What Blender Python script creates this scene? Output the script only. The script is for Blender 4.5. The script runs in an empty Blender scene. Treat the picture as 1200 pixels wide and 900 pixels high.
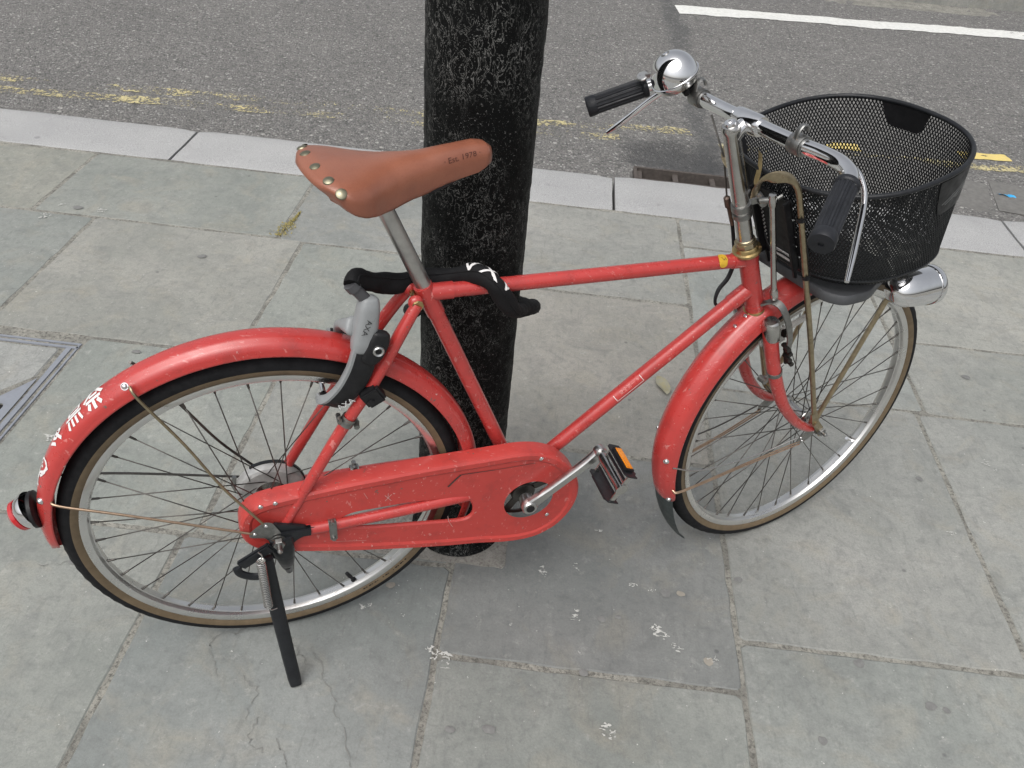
import bpy, bmesh, math, random
import numpy as np
from mathutils import Matrix, Vector
from mathutils.geometry import delaunay_2d_cdt
random.seed(7); rng = np.random.default_rng(7)
sc = bpy.context.scene; COL = sc.collection; PI = math.pi

# ---------------------------------------------------------------- camera, world, sun, exposure
camd = bpy.data.cameras.new('camera'); cam = bpy.data.objects.new('camera', camd); COL.objects.link(cam)
camd.sensor_width = 36; camd.lens = 36 * 980.1 / 1200; camd.clip_start = .02; camd.clip_end = 900
RC = [[0.9928833, -0.1172467, 0.0208798], [0.0892573, 0.6165562, -0.7822350], [0.0788410, 0.7785317, 0.6226335]]
m = Matrix([RC[0] + [0], RC[1] + [0], RC[2] + [1.443], [0, 0, 0, 1]]); cam.matrix_world = m
sc.camera = cam
SUN_EL, SUN_AZ = math.radians(60), math.radians(205)          # azimuth from +Y towards +X
w = bpy.data.worlds.new('World'); sc.world = w; w.use_nodes = True
nt = w.node_tree; bgn = nt.nodes['Background']
sky = nt.nodes.new('ShaderNodeTexSky'); sky.sky_type = 'NISHITA'; sky.sun_disc = False
sky.sun_elevation = SUN_EL; sky.sun_rotation = SUN_AZ; sky.air_density = 1.2; sky.dust_density = 6; sky.ozone_density = 1
hs = nt.nodes.new('ShaderNodeHueSaturation'); hs.inputs['Saturation'].default_value = .22
nt.links.new(sky.outputs[0], hs.inputs['Color']); nt.links.new(hs.outputs[0], bgn.inputs['Color'])
bgn.inputs['Strength'].default_value = .15
sund = bpy.data.lights.new('sun', 'SUN'); sund.energy = 1.15; sund.angle = math.radians(65); sund.color = (1, .985, .965)
sun = bpy.data.objects.new('sun', sund); COL.objects.link(sun)
d = Vector((math.sin(SUN_AZ) * math.cos(SUN_EL), math.cos(SUN_AZ) * math.cos(SUN_EL), math.sin(SUN_EL)))
sun.rotation_euler = d.to_track_quat('Z', 'Y').to_euler(); sun.location = (0, 0, 12)
sc.view_settings.view_transform = 'Standard'; sc.view_settings.look = 'None'
sc.view_settings.exposure = 0.0; sc.view_settings.gamma = 1

# ---------------------------------------------------------------- frames of reference (metres)
def M4(cols, o):
    c = np.array(cols, float); return Matrix([[*c[0], o[0]], [*c[1], o[1]], [*c[2], o[2]], [0, 0, 0, 1]])
I4 = Matrix.Identity(4)
# B: bicycle frame (x forward, y away from the chain side, z up), origin rear hub
B = M4([[0.9185804, -0.3952339, -0.0004905], [0.3950885, 0.9182747, -0.0260136], [0.0107319, 0.0237018, 0.9996615]], [-0.4195904, 0.9753346, 0.3344060])
# S: steering frame (u forward, v away, w along the steering axis);  W: upright frame of the front wheel, origin front hub
S = M4([[0.7560749, -0.5497935, -0.3550744], [0.5233098, 0.8336586, -0.1765225], [0.3930617, -0.0523497, 0.9180207]], [0.5031297, 1.3722037, 0.3451863])
W = M4([[0.8348032, -0.5497935, -0.0288210], [0.5505484, 0.8336586, 0.0437017], [0, -0.0523497, 0.9986288]], [0.5724210, 1.4170348, 0.3313940])
HS = Vector((.070, 0, -.045))                                   # front hub in S

# ---------------------------------------------------------------- materials
MATS = {}
def mat(name, col=(.5, .5, .5), rough=.5, metal=0, spec=.5, coat=0, coat_r=.1):
    if name in MATS: return MATS[name]
    ma = bpy.data.materials.new(name); ma.use_nodes = True; b = ma.node_tree.nodes['Principled BSDF']
    b.inputs['Base Color'].default_value = (*col, 1); b.inputs['Roughness'].default_value = rough
    b.inputs['Metallic'].default_value = metal; b.inputs['Specular IOR Level'].default_value = spec
    b.inputs['Coat Weight'].default_value = coat; b.inputs['Coat Roughness'].default_value = coat_r
    MATS[name] = ma; return ma
class NB:
    """small node-graph builder"""
    def __init__(s, ma): s.t = ma.node_tree; s.b = s.t.nodes['Principled BSDF']
    def n(s, ty, **kw):
        o = s.t.nodes.new(ty)
        for k, v in kw.items(): setattr(o, k, v)
        return o
    def l(s, a, b): s.t.links.new(a, b)
    def pos(s): return s.n('ShaderNodeNewGeometry').outputs['Position']
    def obj(s): return s.n('ShaderNodeTexCoord').outputs['Object']
    def rand(s): return s.n('ShaderNodeObjectInfo').outputs['Random']
    def mapping(s, v, scale=(1, 1, 1), rot=(0, 0, 0), loc=(0, 0, 0)):
        o = s.n('ShaderNodeMapping'); s.l(v, o.inputs[0]); o.inputs['Scale'].default_value = scale; o.inputs['Rotation'].default_value = rot; o.inputs['Location'].default_value = loc; return o.outputs[0]
    def noise(s, v, scale, det=4, rough=.55, dist=0):
        o = s.n('ShaderNodeTexNoise'); s.l(v, o.inputs['Vector']); o.inputs['Scale'].default_value = scale; o.inputs['Detail'].default_value = det
        o.inputs['Roughness'].default_value = rough; o.inputs['Distortion'].default_value = dist; return o.outputs['Fac']
    def vor(s, v, scale, feature='F1', out='Distance', rnd=1):
        o = s.n('ShaderNodeTexVoronoi'); o.feature = feature; s.l(v, o.inputs['Vector']); o.inputs['Scale'].default_value = scale; o.inputs['Randomness'].default_value = rnd; return o.outputs[out]
    def ramp(s, f, stops, interp='LINEAR'):
        o = s.n('ShaderNodeValToRGB'); s.l(f, o.inputs[0]); cr = o.color_ramp; cr.interpolation = interp
        while len(cr.elements) > 1: cr.elements.remove(cr.elements[0])
        cr.elements[0].position = stops[0][0]
        for i, (p, c) in enumerate(stops):
            e = cr.elements[0] if i == 0 else cr.elements.new(p)
            e.color = (c, c, c, 1) if not hasattr(c, '__len__') else (*c, 1)
        return o.outputs[0]
    def mix(s, f, a, b, mode='MIX'):
        o = s.n('ShaderNodeMix', data_type='RGBA', blend_type=mode)
        for inp, v in ((o.inputs[0], f), (o.inputs[6], a), (o.inputs[7], b)):
            if hasattr(v, 'is_output'): s.l(v, inp)
            elif hasattr(v, '__len__'): inp.default_value = (*v, 1)
            else: inp.default_value = v
        return o.outputs[2]
    def math(s, op, a, b=0, c=None):
        o = s.n('ShaderNodeMath', operation=op)
        for i, v in enumerate((a, b, c)):
            if v is None: continue
            if hasattr(v, 'is_output'): s.l(v, o.inputs[i])
            else: o.inputs[i].default_value = v
        return o.outputs[0]
    def col(s, c): s.l(c, s.b.inputs['Base Color'])
    def rough(s, c): s.l(c, s.b.inputs['Roughness'])
    def bump(s, h, dist=.002, st=1.0, nrm=None):
        o = s.n('ShaderNodeBump'); o.inputs['Distance'].default_value = dist; o.inputs['Strength'].default_value = st; s.l(h, o.inputs['Height'])
        if nrm is not None: s.l(nrm, o.inputs['Normal'])
        s.l(o.outputs[0], s.b.inputs['Normal']); return o.outputs[0]

def red_paint(name, base, fade, rough=.34, coat=.35):
    ma = mat(name, base, rough, 0, .5, coat, .18); g = NB(ma); p = g.pos()
    c = g.mix(g.ramp(g.noise(p, 7, 3), [(.3, 0), (.7, 1)]), base, fade)
    # thin scuffs, chips down to grey primer and dark rub marks
    sc_ = g.noise(g.mapping(p, (60, 260, 60), (.3, .5, .2)), 1, 3, .6)
    c = g.mix(g.math('MULTIPLY', g.ramp(sc_, [(.64, 0), (.68, 1)]), .35), c, (.72, .36, .33))
    ch = g.noise(p, 85, 3, .65)
    c = g.mix(g.ramp(ch, [(.692, 0), (.71, 1)]), c, (.16, .09, .075))
    ch2 = g.noise(g.mapping(p, loc=(5, 3, 1)), 130, 2, .6)
    c = g.mix(g.ramp(ch2, [(.712, 0), (.735, .7)]), c, (.6, .40, .37))
    c = g.mix(g.math('MULTIPLY', g.ramp(g.noise(p, 22, 5, .7), [(.50, 0), (.68, 1)]), .38), c, (.22, .032, .028))
    g.col(c); g.rough(g.ramp(g.noise(p, 40, 4, .6), [(.3, rough - .08), (.75, rough + .2)]))
    g.bump(g.noise(p, 300, 2), .0003, .25); return ma
RED = red_paint('faded_red_enamel', (.50, .045, .040), (.44, .037, .033), .28, .6)
RED2 = red_paint('dull_red_chaincase_paint', (.52, .052, .043), (.46, .045, .038), .40, .25)

def metal_mat(name, base, rough, rust=.0, rustcol=(.16, .075, .035), sc_=60, var=.25):
    ma = mat(name, base, rough, 1.0); g = NB(ma); p = g.pos()
    n1 = g.noise(p, sc_, 5, .65)
    c = g.mix(g.ramp(n1, [(.35, 0), (.7, 1)]), base, tuple(x * (1 - var) for x in base))
    r = g.ramp(g.noise(p, sc_ * 1.7, 4, .6), [(.3, max(.02, rough - .03)), (.75, rough + .07)])
    if rust:
        f = g.ramp(g.noise(p, sc_ * .8, 6, .75), [(.66 - rust * .3, 0), (.76 - rust * .3, 1)])
        c = g.mix(f, c, rustcol); r = g.mix(f, r, (.75, .75, .75))
        g.l(g.math('SUBTRACT', 1, g.math('MULTIPLY', f, .8)), g.b.inputs['Metallic'])
    g.col(c); g.rough(r); return ma
CHROME = metal_mat('chrome', (.84, .84, .85), .05, .0, var=.06)
CHROME_D = metal_mat('dull_chrome', (.58, .57, .55), .22, .04, var=.2)
ALU = metal_mat('aluminium', (.62, .62, .61), .3, 0, var=.2)
RIM = metal_mat('brushed_rim_alloy', (.80, .795, .78), .27, .0, (.30, .27, .22), 9, .18)
STEEL = metal_mat('grey_steel', (.34, .34, .33), .38, .25, sc_=90, var=.3)
BRASSY = metal_mat('tarnished_stay', (.46, .385, .26), .33, .22, (.13, .075, .04), 70, .35)
GOLD = metal_mat('rusty_gold_cup', (.56, .42, .20), .32, .3, (.2, .09, .04), 110, .3)
DSPOKE = metal_mat('dark_spoke_steel', (.16, .15, .14), .4, .2, (.07, .045, .03), 60, .3)
LSPOKE = metal_mat('copper_stay', (.48, .34, .24), .32, .3, (.2, .1, .06), 60, .3)
def plain(name, base, rough, var=.25, sc_=50, bump=.0004, bs=220, spec=.5):
    ma = mat(name, base, rough, 0, spec); g = NB(ma); p = g.pos()
    g.col(g.mix(g.ramp(g.noise(p, sc_, 5, .65), [(.3, 0), (.72, 1)]), base, tuple(min(1, x * (1 + var) + .004) for x in base)))
    g.rough(g.ramp(g.noise(p, sc_ * 1.4, 3), [(.3, rough - .07), (.7, rough + .12)])); g.bump(g.noise(p, bs, 3), bump, .6); return ma
RUBBER = plain('black_tyre_rubber', (.006, .006, .007), .75, .8, spec=.25)
TAN = plain('tan_tyre_wall', (.115, .083, .048), .55, .45)
BLACK = plain('black_satin_plastic', (.008, .008, .009), .42, .6, spec=.3)
BLACKM = plain('black_coated_steel', (.009, .010, .012), .35, .5, spec=.35)
GRIPM = plain('dark_grip_rubber', (.011, .012, .015), .42, .6, spec=.35)
GREYP = plain('weathered_grey_plastic', (.052, .054, .058), .5, .35, 30)
FABRIC = mat('black_woven_sleeve', (.008, .008, .009), .75, 0, .25)
g = NB(FABRIC); p = g.obj(); g.bump(g.noise(p, 900, 2), .0006, .9); g.col(g.mix(g.noise(p, 60, 3), (.005, .005, .006), (.011, .011, .012)))
SILVER = plain('silver_grey_lacquer', (.24, .25, .255), .34, .1)
WHITE = plain('white_decal', (.78, .76, .75), .5, -.1, 120)
INK = plain('black_print', (.02, .02, .02), .5, .2)
FAINT = plain('faint_pink_print', (.66, .22, .20), .5, .15)
YELLOWS = plain('yellow_sticker', (.70, .42, .03), .5, -.3, 160)
AMBER = mat('amber_reflector', (.85, .28, .01), .18, 0, .6, .6); g = NB(AMBER); g.bump(g.vor(g.obj(), 700), .0006, .8); g.col(g.mix(g.vor(g.obj(), 700), (.95, .36, .02), (.65, .17, .0)))
REDLENS = mat('red_lens', (.45, .01, .015), .1, 0, .6, .8)
LEATHER = mat('tan_leather', (.34, .098, .052), .40, 0, .5, .35, .28); g = NB(LEATHER); p = g.obj()
c = g.mix(g.ramp(g.noise(p, 12, 4), [(.3, 0), (.75, 1)]), (.31, .112, .064), (.21, .070, .040))
c = g.mix(g.ramp(g.noise(p, 420, 3, .6), [(.5, 0), (.8, .35)]), c, (.17, .04, .02)); g.col(c)
g.rough(g.ramp(g.noise(p, 30, 4), [(.3, .28), (.7, .46)])); g.bump(g.math('ADD', g.noise(p, 700, 4, .6), g.math('MULTIPLY', g.noise(p, 45, 4, .6), 1.5)), .0006, .5)
DRUM = metal_mat('drum_alloy', (.56, .555, .54), .42, .1, (.12, .10, .08), 45, .3); DRUM.node_tree.nodes['Principled BSDF'].inputs['Metallic'].default_value = .45
for l_ in list(DRUM.node_tree.nodes['Principled BSDF'].inputs['Metallic'].links): DRUM.node_tree.links.remove(l_)
DARKIN = mat('dark_void', (.006, .006, .006), .9)
MESHM = plain('black_mesh_wire', (.006, .007, .008), .4, .5, spec=.3)

# stone paving
def slab_mat():
    ma = mat('yorkstone_slab', (.28, .29, .27), .78); g = NB(ma); p = g.pos(); r = g.rand()
    rc_ = g.n('ShaderNodeCombineXYZ'); g.l(g.math('MULTIPLY', r, 37), rc_.inputs[0]); g.l(g.math('MULTIPLY', r, 91), rc_.inputs[1])
    va = g.n('ShaderNodeVectorMath', operation='ADD'); g.l(p, va.inputs[0]); g.l(rc_.outputs[0], va.inputs[1]); q = va.outputs[0]
    tone = g.ramp(r, [(0, (.325, .330, .308)), (.2, (.350, .340, .312)), (.4, (.305, .315, .305)), (.6, (.375, .360, .335)), (.8, (.320, .330, .315)), (1, (.345, .345, .320))])
    oi = g.n('ShaderNodeObjectInfo'); tone = g.mix(1, tone, oi.outputs['Color'], 'MULTIPLY')
    c = g.mix(g.ramp(g.noise(q, 2.6, 6, .6, .4), [(.34, 0), (.68, 1)]), tone, g.mix(1, tone, (.74, .77, .77), 'MULTIPLY'))
    c = g.mix(g.ramp(g.noise(q, 5.5, 5, .6, 1.5), [(.52, 0), (.72, .5)]), c, (.33, .305, .245))
    c = g.mix(g.math('MULTIPLY', g.ramp(g.noise(p, 13, 8, .78, .8), [(.47, 0), (.70, 1)]), .50), c, (.145, .15, .148))
    c = g.mix(g.math('MULTIPLY', g.ramp(g.noise(q, 48, 7, .78), [(.50, 0), (.66, 1)]), .42), c, (.125, .13, .128))
    c = g.mix(g.math('MULTIPLY', g.ramp(g.noise(q, 230, 3, .75), [(.42, 0), (.66, 1)]), .34), c, (.15, .155, .15))
    c = g.mix(g.math('MULTIPLY', g.ramp(g.noise(g.mapping(q, (90, 14, 10), (0, 0, .5)), 1, 4, .7), [(.56, 0), (.68, 1)]), .30), c, (.13, .135, .13))
    c = g.mix(g.math('MULTIPLY', g.ramp(g.noise(g.mapping(q, loc=(9, 2, 5)), 30, 7, .8), [(.56, 0), (.68, 1)]), .45), c, (.42, .42, .39))
    c = g.mix(g.ramp(g.noise(g.mapping(q, loc=(3, 8, 2)), 120, 2, .5), [(.745, 0), (.77, .8)]), c, (.62, .62, .58))
    c = g.mix(g.ramp(g.vor(q, 7.5), [(.028, .65), (.05, 0)]), c, (.10, .10, .10))
    # soft shade under and in front of the bicycle painted into colour, with grime
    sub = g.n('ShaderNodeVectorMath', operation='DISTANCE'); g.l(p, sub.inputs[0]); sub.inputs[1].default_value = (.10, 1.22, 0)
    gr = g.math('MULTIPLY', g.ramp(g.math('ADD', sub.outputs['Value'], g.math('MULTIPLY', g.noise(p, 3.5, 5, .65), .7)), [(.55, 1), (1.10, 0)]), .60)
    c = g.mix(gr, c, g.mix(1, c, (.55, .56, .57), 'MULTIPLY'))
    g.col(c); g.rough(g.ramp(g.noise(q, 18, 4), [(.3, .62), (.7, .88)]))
    h = g.math('ADD', g.math('MULTIPLY', g.noise(q, 6, 6, .6, .5), 3.0), g.math('MULTIPLY', g.noise(q, 160, 4, .7), .28))
    g.bump(h, .0028, .55); return ma
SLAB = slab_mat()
def granite():
    ma = mat('granite_kerb', (.42, .42, .42), .8); g = NB(ma); p = g.pos(); r = g.rand()
    c = g.mix(g.ramp(g.noise(p, 3, 4), [(.3, 0), (.7, 1)]), (.44, .44, .435), (.37, .37, .37))
    c = g.mix(g.math('MULTIPLY', g.ramp(g.noise(p, 330, 2, .7), [(.45, 0), (.60, 1)]), .7), c, (.20, .20, .20))
    c = g.mix(g.math('MULTIPLY', g.ramp(g.noise(g.mapping(p, loc=(2, 1, 0)), 260, 2, .7), [(.55, 0), (.68, 1)]), .6), c, (.56, .56, .56))
    c = g.mix(g.ramp(g.noise(p, 16, 4, .7), [(.60, 0), (.72, .4)]), c, (.20, .20, .19))
    c = g.mix(g.ramp(g.vor(p, 4.1), [(.03, .5), (.06, 0)]), c, (.16, .16, .16))
    g.col(c); g.bump(g.noise(p, 260, 4, .7), .0016, .7); return ma
GRANITE = granite()
FARKERB = plain('greenish_far_kerb', (.25, .26, .23), .85, .4, 9, .002, 120)
MORTAR = mat('lime_mortar', (.30, .28, .24), .95); g = NB(MORTAR); p = g.pos()
c = g.mix(g.ramp(g.noise(p, 9, 5, .7), [(.38, 0), (.62, 1)]), (.19, .185, .165), (.34, .33, .29)); c = g.mix(g.ramp(g.noise(p, 110, 4, .8), [(.48, 0), (.62, .75)]), c, (.07, .067, .06)); g.col(c); g.bump(g.noise(p, 140, 5, .75), .004, 1)
PATCH = mat('cement_patch', (.26, .25, .22), .95); g = NB(PATCH); p = g.pos()
c = g.mix(g.ramp(g.noise(p, 30, 6, .75), [(.38, 0), (.66, 1)]), (.21, .20, .18), (.29, .28, .255)); c = g.mix(g.ramp(g.noise(p, 190, 3, .7), [(.5, 0), (.7, .7)]), c, (.10, .09, .08)); g.col(c); g.bump(g.noise(p, 120, 5, .75), .004, 1)
def asphalt():
    ma = mat('worn_asphalt', (.12, .12, .12), .9); g = NB(ma); p = g.pos()
    c = g.mix(g.ramp(g.noise(p, 1.7, 6, .62, .4), [(.34, 0), (.68, 1)]), (.235, .228, .218), (.160, .156, .152))
    c = g.mix(g.math('MULTIPLY', g.ramp(g.noise(g.mapping(p, (1, 1.5, 1)), 38, 8, .8), [(.44, 0), (.62, 1)]), .55), c, (.26, .25, .235))
    c = g.mix(g.math('MULTIPLY', g.ramp(g.noise(g.mapping(p, (1, 1.5, 1), loc=(4, 4, 0)), 30, 8, .8), [(.485, 0), (.60, 1)]), .8), c, (.045, .044, .043))
    cell = g.n('ShaderNodeTexVoronoi'); g.l(p, cell.inputs['Vector']); cell.inputs['Scale'].default_value = 118
    tone = g.ramp(g.n('ShaderNodeSeparateColor').outputs[0], [(0, 0), (1, 1)]) if False else None
    sp = g.n('ShaderNodeSeparateColor'); g.l(cell.outputs['Color'], sp.inputs[0])
    stone = g.ramp(sp.outputs[0], [(0, (.085, .083, .080)), (.30, (.150, .146, .140)), (.62, (.21, .202, .19)), (.86, (.30, .29, .27)), (.955, (.36, .35, .33)), (.965, (.70, .69, .66))])
    c = g.mix(.42, c, stone)
    edge = g.ramp(cell.outputs['Distance'], [(.42, 0), (.70, 1)]); c = g.mix(g.math('MULTIPLY', edge, .45), c, (.045, .045, .045))
    c = g.mix(g.ramp(g.noise(p, 26, 4, .7), [(.60, 0), (.70, .6)]), c, (.060, .060, .060))
    big = g.n('ShaderNodeTexVoronoi'); g.l(g.mapping(p, (1, 1, 1), loc=(3, 3, 0)), big.inputs['Vector']); big.inputs['Scale'].default_value = 26
    sp2 = g.n('ShaderNodeSeparateColor'); g.l(big.outputs['Color'], sp2.inputs[0])
    c = g.mix(g.math('MULTIPLY', g.ramp(sp2.outputs[1], [(.86, 0), (.87, 1)], 'LINEAR'), g.ramp(big.outputs['Distance'], [(.20, .75), (.27, 0)])), c, (.44, .43, .40))
    # long rolled bitumen streaks and oil-dark seam
    c = g.mix(g.ramp(g.noise(g.mapping(p, (2, 16, 1), (0, 0, .07)), 1, 5, .65), [(.60, 0), (.74, .45)]), c, (.07, .07, .07))
    sx = g.n('ShaderNodeSeparateXYZ'); g.l(p, sx.inputs[0])
    wob = g.math('ADD', sx.outputs[0], g.math('MULTIPLY', g.noise(p, 2.2, 3), -.22))
    seam = g.math('MULTIPLY', g.ramp(g.math('ABSOLUTE', g.math('SUBTRACT', wob, .60)), [(.03, 1), (.085, 0)]), g.ramp(sx.outputs[1], [(0, 0), (1, 1)]))
    c = g.mix(g.math('MULTIPLY', seam, g.math('MULTIPLY', g.noise(p, 14, 4, .7), 1.0)), c, (.055, .058, .060))
    dp = g.n('ShaderNodeVectorMath', operation='DISTANCE'); g.l(g.mapping(p, (.55, 1, 0)), dp.inputs[0]); dp.inputs[1].default_value = (.33, 3.80, 0)
    c = g.mix(g.math('MULTIPLY', g.ramp(g.math('ADD', dp.outputs['Value'], g.math('MULTIPLY', g.noise(p, 7, 6, .75), .28)), [(.25, 1), (.36, 0)]), .72), c, (.040, .041, .043))
    g.col(c); g.rough(g.ramp(g.noise(p, 60, 4), [(.3, .72), (.7, .95)]))
    h = g.math('ADD', g.math('MULTIPLY', g.math('SUBTRACT', 1, cell.outputs['Distance']), 1.0), g.math('MULTIPLY', g.noise(p, 24, 5, .7), 1.3))
    g.bump(h, .006, .9); return ma
ASPH = asphalt()
SETT = plain('dark_paving_block', (.125, .122, .115), .85, .5, 40, .002, 160)
def paint_mat(name, base, dirt, thr, scale):
    ma = mat(name, base, .7); g = NB(ma); p = g.pos()
    g.col(g.mix(g.ramp(g.noise(p, 40, 4, .7), [(.35, 0), (.75, 1)]), base, dirt))
    n_ = g.math('ADD', g.math('MULTIPLY', g.noise(p, scale, 7, .72, .3), .62), g.math('MULTIPLY', g.noise(g.mapping(p, (1, 2.0, 1), loc=(7, 7, 0)), 2.3, 3, .6), .50))
    g.l(g.ramp(n_, [(thr, 0), (thr + .015, 1)]), g.b.inputs['Alpha']); g.bump(g.noise(p, 120, 4, .7), .003, .8); return ma
YPAINT = paint_mat('worn_yellow_road_paint', (.60, .52, .27), (.42, .38, .24), .603, 70)
YPAINT2 = paint_mat('bright_yellow_road_paint', (.76, .60, .20), (.62, .50, .20), .46, 22)
WPAINT = paint_mat('white_road_paint', (.74, .74, .71), (.55, .55, .52), .40, 26)
POLE = mat('gritty_black_pole_paint', (.012, .012, .012), .5, 0, .12); g = NB(POLE); p = g.pos()
n1 = g.noise(g.mapping(p, (1, 1, .8)), 300, 3, .7, 1.2); n2 = g.noise(g.mapping(p, (1, 1, .5), loc=(1, 4, 2)), 50, 4, .6, 2.6)
f1 = g.ramp(n1, [(.63, 0), (.66, .7)]); f2 = g.ramp(g.math('ABSOLUTE', g.math('SUBTRACT', n2, .5)), [(.004, 1), (.014, 0)])
lowm = g.ramp(g.noise(p, 9, 3), [(.42, 0), (.58, 1)])
g.col(g.mix(g.math('MULTIPLY', f2, g.math('MULTIPLY', lowm, .8)), g.mix(g.math('MULTIPLY', f1, .8), (.003, .0035, .0035), (.30, .30, .29)), (.24, .24, .23)))
g.rough(g.ramp(g.noise(p, 60, 3), [(.3, .42), (.7, .7)])); g.bump(g.math('ADD', g.math('MULTIPLY', n1, .8), g.noise(g.mapping(p, (1, 1, .6)), 70, 4, .7)), .003, .5)
IRON = plain('rusty_grate_iron', (.060, .050, .044), .75, .7, 60, .002, 150)
COVERM = plain('galvanised_cover_trim', (.22, .235, .265), .5, .15)
LEAFM = mat('dry_leaf', (.42, .36, .16), .8); g = NB(LEAFM); g.col(g.mix(g.ramp(g.noise(g.pos(), 60, 4), [(.4, 0), (.6, 1)]), (.29, .28, .22), (.32, .29, .18)))
MOSSM = mat('yellow_green_moss', (.28, .24, .07), .9); g = NB(MOSSM); g.col(g.mix(g.noise(g.pos(), 160, 3), (.42, .34, .13), (.16, .15, .04)))
SPLAT = plain('white_dropping', (.56, .56, .53), .8, -.3, 200)
GUM = plain('grey_gum', (.15, .15, .145), .8, .4, 100)
GUML = plain('pale_gum', (.255, .235, .20), .8, .2, 100)
CRACKM = plain('crack_dirt', (.165, .165, .155), .95, .4, 80)
BLUEM = plain('blue_litter', (.03, .32, .62), .5, .2)
CLEAR = mat('clear_plastic_scrap', (.75, .8, .78), .15, 0, .8)
LABEL = plain('white_label', (.72, .72, .72), .5, -.05)

# ---------------------------------------------------------------- mesh helpers
WM = {}                                                        # world matrix of every object that can be a parent
def link(name, data, parent, Mw, label=None, cat=None, group=None, kind=None):
    o = bpy.data.objects.new(name, data); COL.objects.link(o)
    if parent is not None:
        o.parent = parent; o.matrix_local = WM[parent].inverted() @ Mw
    else: o.matrix_world = Mw; o.matrix_local = Mw
    WM[o] = Mw.copy()
    for k, v in (('label', label), ('category', cat), ('group', group), ('kind', kind)):
        if v: o[k] = v
    return o
def mesh(name, V, F, mats, smooth=True, mi=None):
    me = bpy.data.meshes.new(name); me.from_pydata([tuple(map(float, v)) for v in V], [], [tuple(map(int, f)) for f in F])
    for m_ in (mats if isinstance(mats, (list, tuple)) else [mats]): me.materials.append(m_)
    if mi is not None: me.polygons.foreach_set('material_index', np.array(mi, np.int32))
    if smooth: me.polygons.foreach_set('use_smooth', np.ones(len(F), bool))
    me.update(); return me
def sharpen(me, deg=35):
    bm = bmesh.new(); bm.from_mesh(me); bmesh.ops.recalc_face_normals(bm, faces=bm.faces)
    for e in bm.edges:
        if len(e.link_faces) == 2 and e.calc_face_angle(0) > math.radians(deg): e.smooth = False
    bm.to_mesh(me); bm.free()
def part(name, VF, mats, parent, Mf=I4, smooth=True, center=True, sharp=35, **kw):
    V, F = VF[0], VF[1]; mi = VF[2] if len(VF) > 2 else None
    V = np.array(V, float); c = (V.max(0) + V.min(0)) / 2 if center else np.zeros(3)
    me = mesh(name, V - c, F, mats, smooth, mi); sharpen(me, sharp)
    return link(name, me, parent, Mf @ Matrix.Translation(Vector(c)), **kw)
def join(*vfs):
    V = []; F = []; n = 0
    for v, f in [(x[0], x[1]) for x in vfs]:
        V += [tuple(a) for a in v]; F += [tuple(i + n for i in q) for q in f]; n += len(v)
    return V, F
def smooth_path(P, n=8):
    P = [np.array(p, float) for p in P]; out = []
    Q = [2 * P[0] - P[1]] + P + [2 * P[-1] - P[-2]]
    for i in range(1, len(Q) - 2):
        a, b, c, d_ = Q[i - 1:i + 3]
        for t in np.linspace(0, 1, n, endpoint=False):
            out.append(.5 * ((2 * b) + (c - a) * t + (2 * a - 5 * b + 4 * c - d_) * t * t + (3 * b - a - 3 * c + d_) * t ** 3))
    out.append(P[-1]); return out
def frames_along(P, up=None, closed=False):
    P = np.array(P, float); n = len(P); T = np.zeros_like(P)
    for i in range(n):
        a = P[(i - 1) % n] if (i > 0 or closed) else P[i]; b = P[(i + 1) % n] if (i < n - 1 or closed) else P[i]
        T[i] = (b - a) / (np.linalg.norm(b - a) + 1e-12)
    N = np.zeros_like(P); u = np.array(up, float) if up is not None else (np.array([0, 0, 1.]) if abs(T[0][2]) < .9 else np.array([1., 0, 0]))
    for i in range(n):
        v = u - T[i] * (u @ T[i]); N[i] = v / (np.linalg.norm(v) + 1e-12)
        if up is None: u = N[i]
    return P, T, N, np.cross(T, N)
def tube(P, r, n=12, caps=True, closed=False, up=None, flat=1.0):
    """r: number or list; flat scales the second axis (bi-normal)"""
    P, T, N, Bn = frames_along(P, up, closed); k = len(P); r = np.broadcast_to(np.array(r, float), (k,)) if np.ndim(r) == 0 or len(r) == k else np.interp(np.linspace(0, 1, k), np.linspace(0, 1, len(r)), r)
    V = []; F = []
    for i in range(k):
        for j in range(n):
            a = 2 * PI * j / n; V.append(P[i] + r[i] * (math.cos(a) * N[i] + flat * math.sin(a) * Bn[i]))
    for i in range(k if closed else k - 1):
        i2 = (i + 1) % k
        for j in range(n): j2 = (j + 1) % n; F.append((i * n + j, i * n + j2, i2 * n + j2, i2 * n + j))
    if caps and not closed: F.append(tuple(range(n))[::-1]); F.append(tuple((k - 1) * n + j for j in range(n)))
    return V, F
def sweep(P, prof, up=None, caps=True, closed=False, scale=None):
    """prof: closed list of (along N, along B)"""
    P, T, N, Bn = frames_along(P, up, closed); k = len(P); n = len(prof); V = []; F = []
    for i in range(k):
        s = 1 if scale is None else scale[i]
        sx, sy = (s, s) if np.ndim(s) == 0 else s
        for a, b in prof: V.append(P[i] + a * sx * N[i] + b * sy * Bn[i])
    for i in range(k if closed else k - 1):
        i2 = (i + 1) % k
        for j in range(n): j2 = (j + 1) % n; F.append((i * n + j, i * n + j2, i2 * n + j2, i2 * n + j))
    if caps and not closed: F.append(tuple(range(n))[::-1]); F.append(tuple((k - 1) * n + j for j in range(n)))
    return V, F
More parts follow.
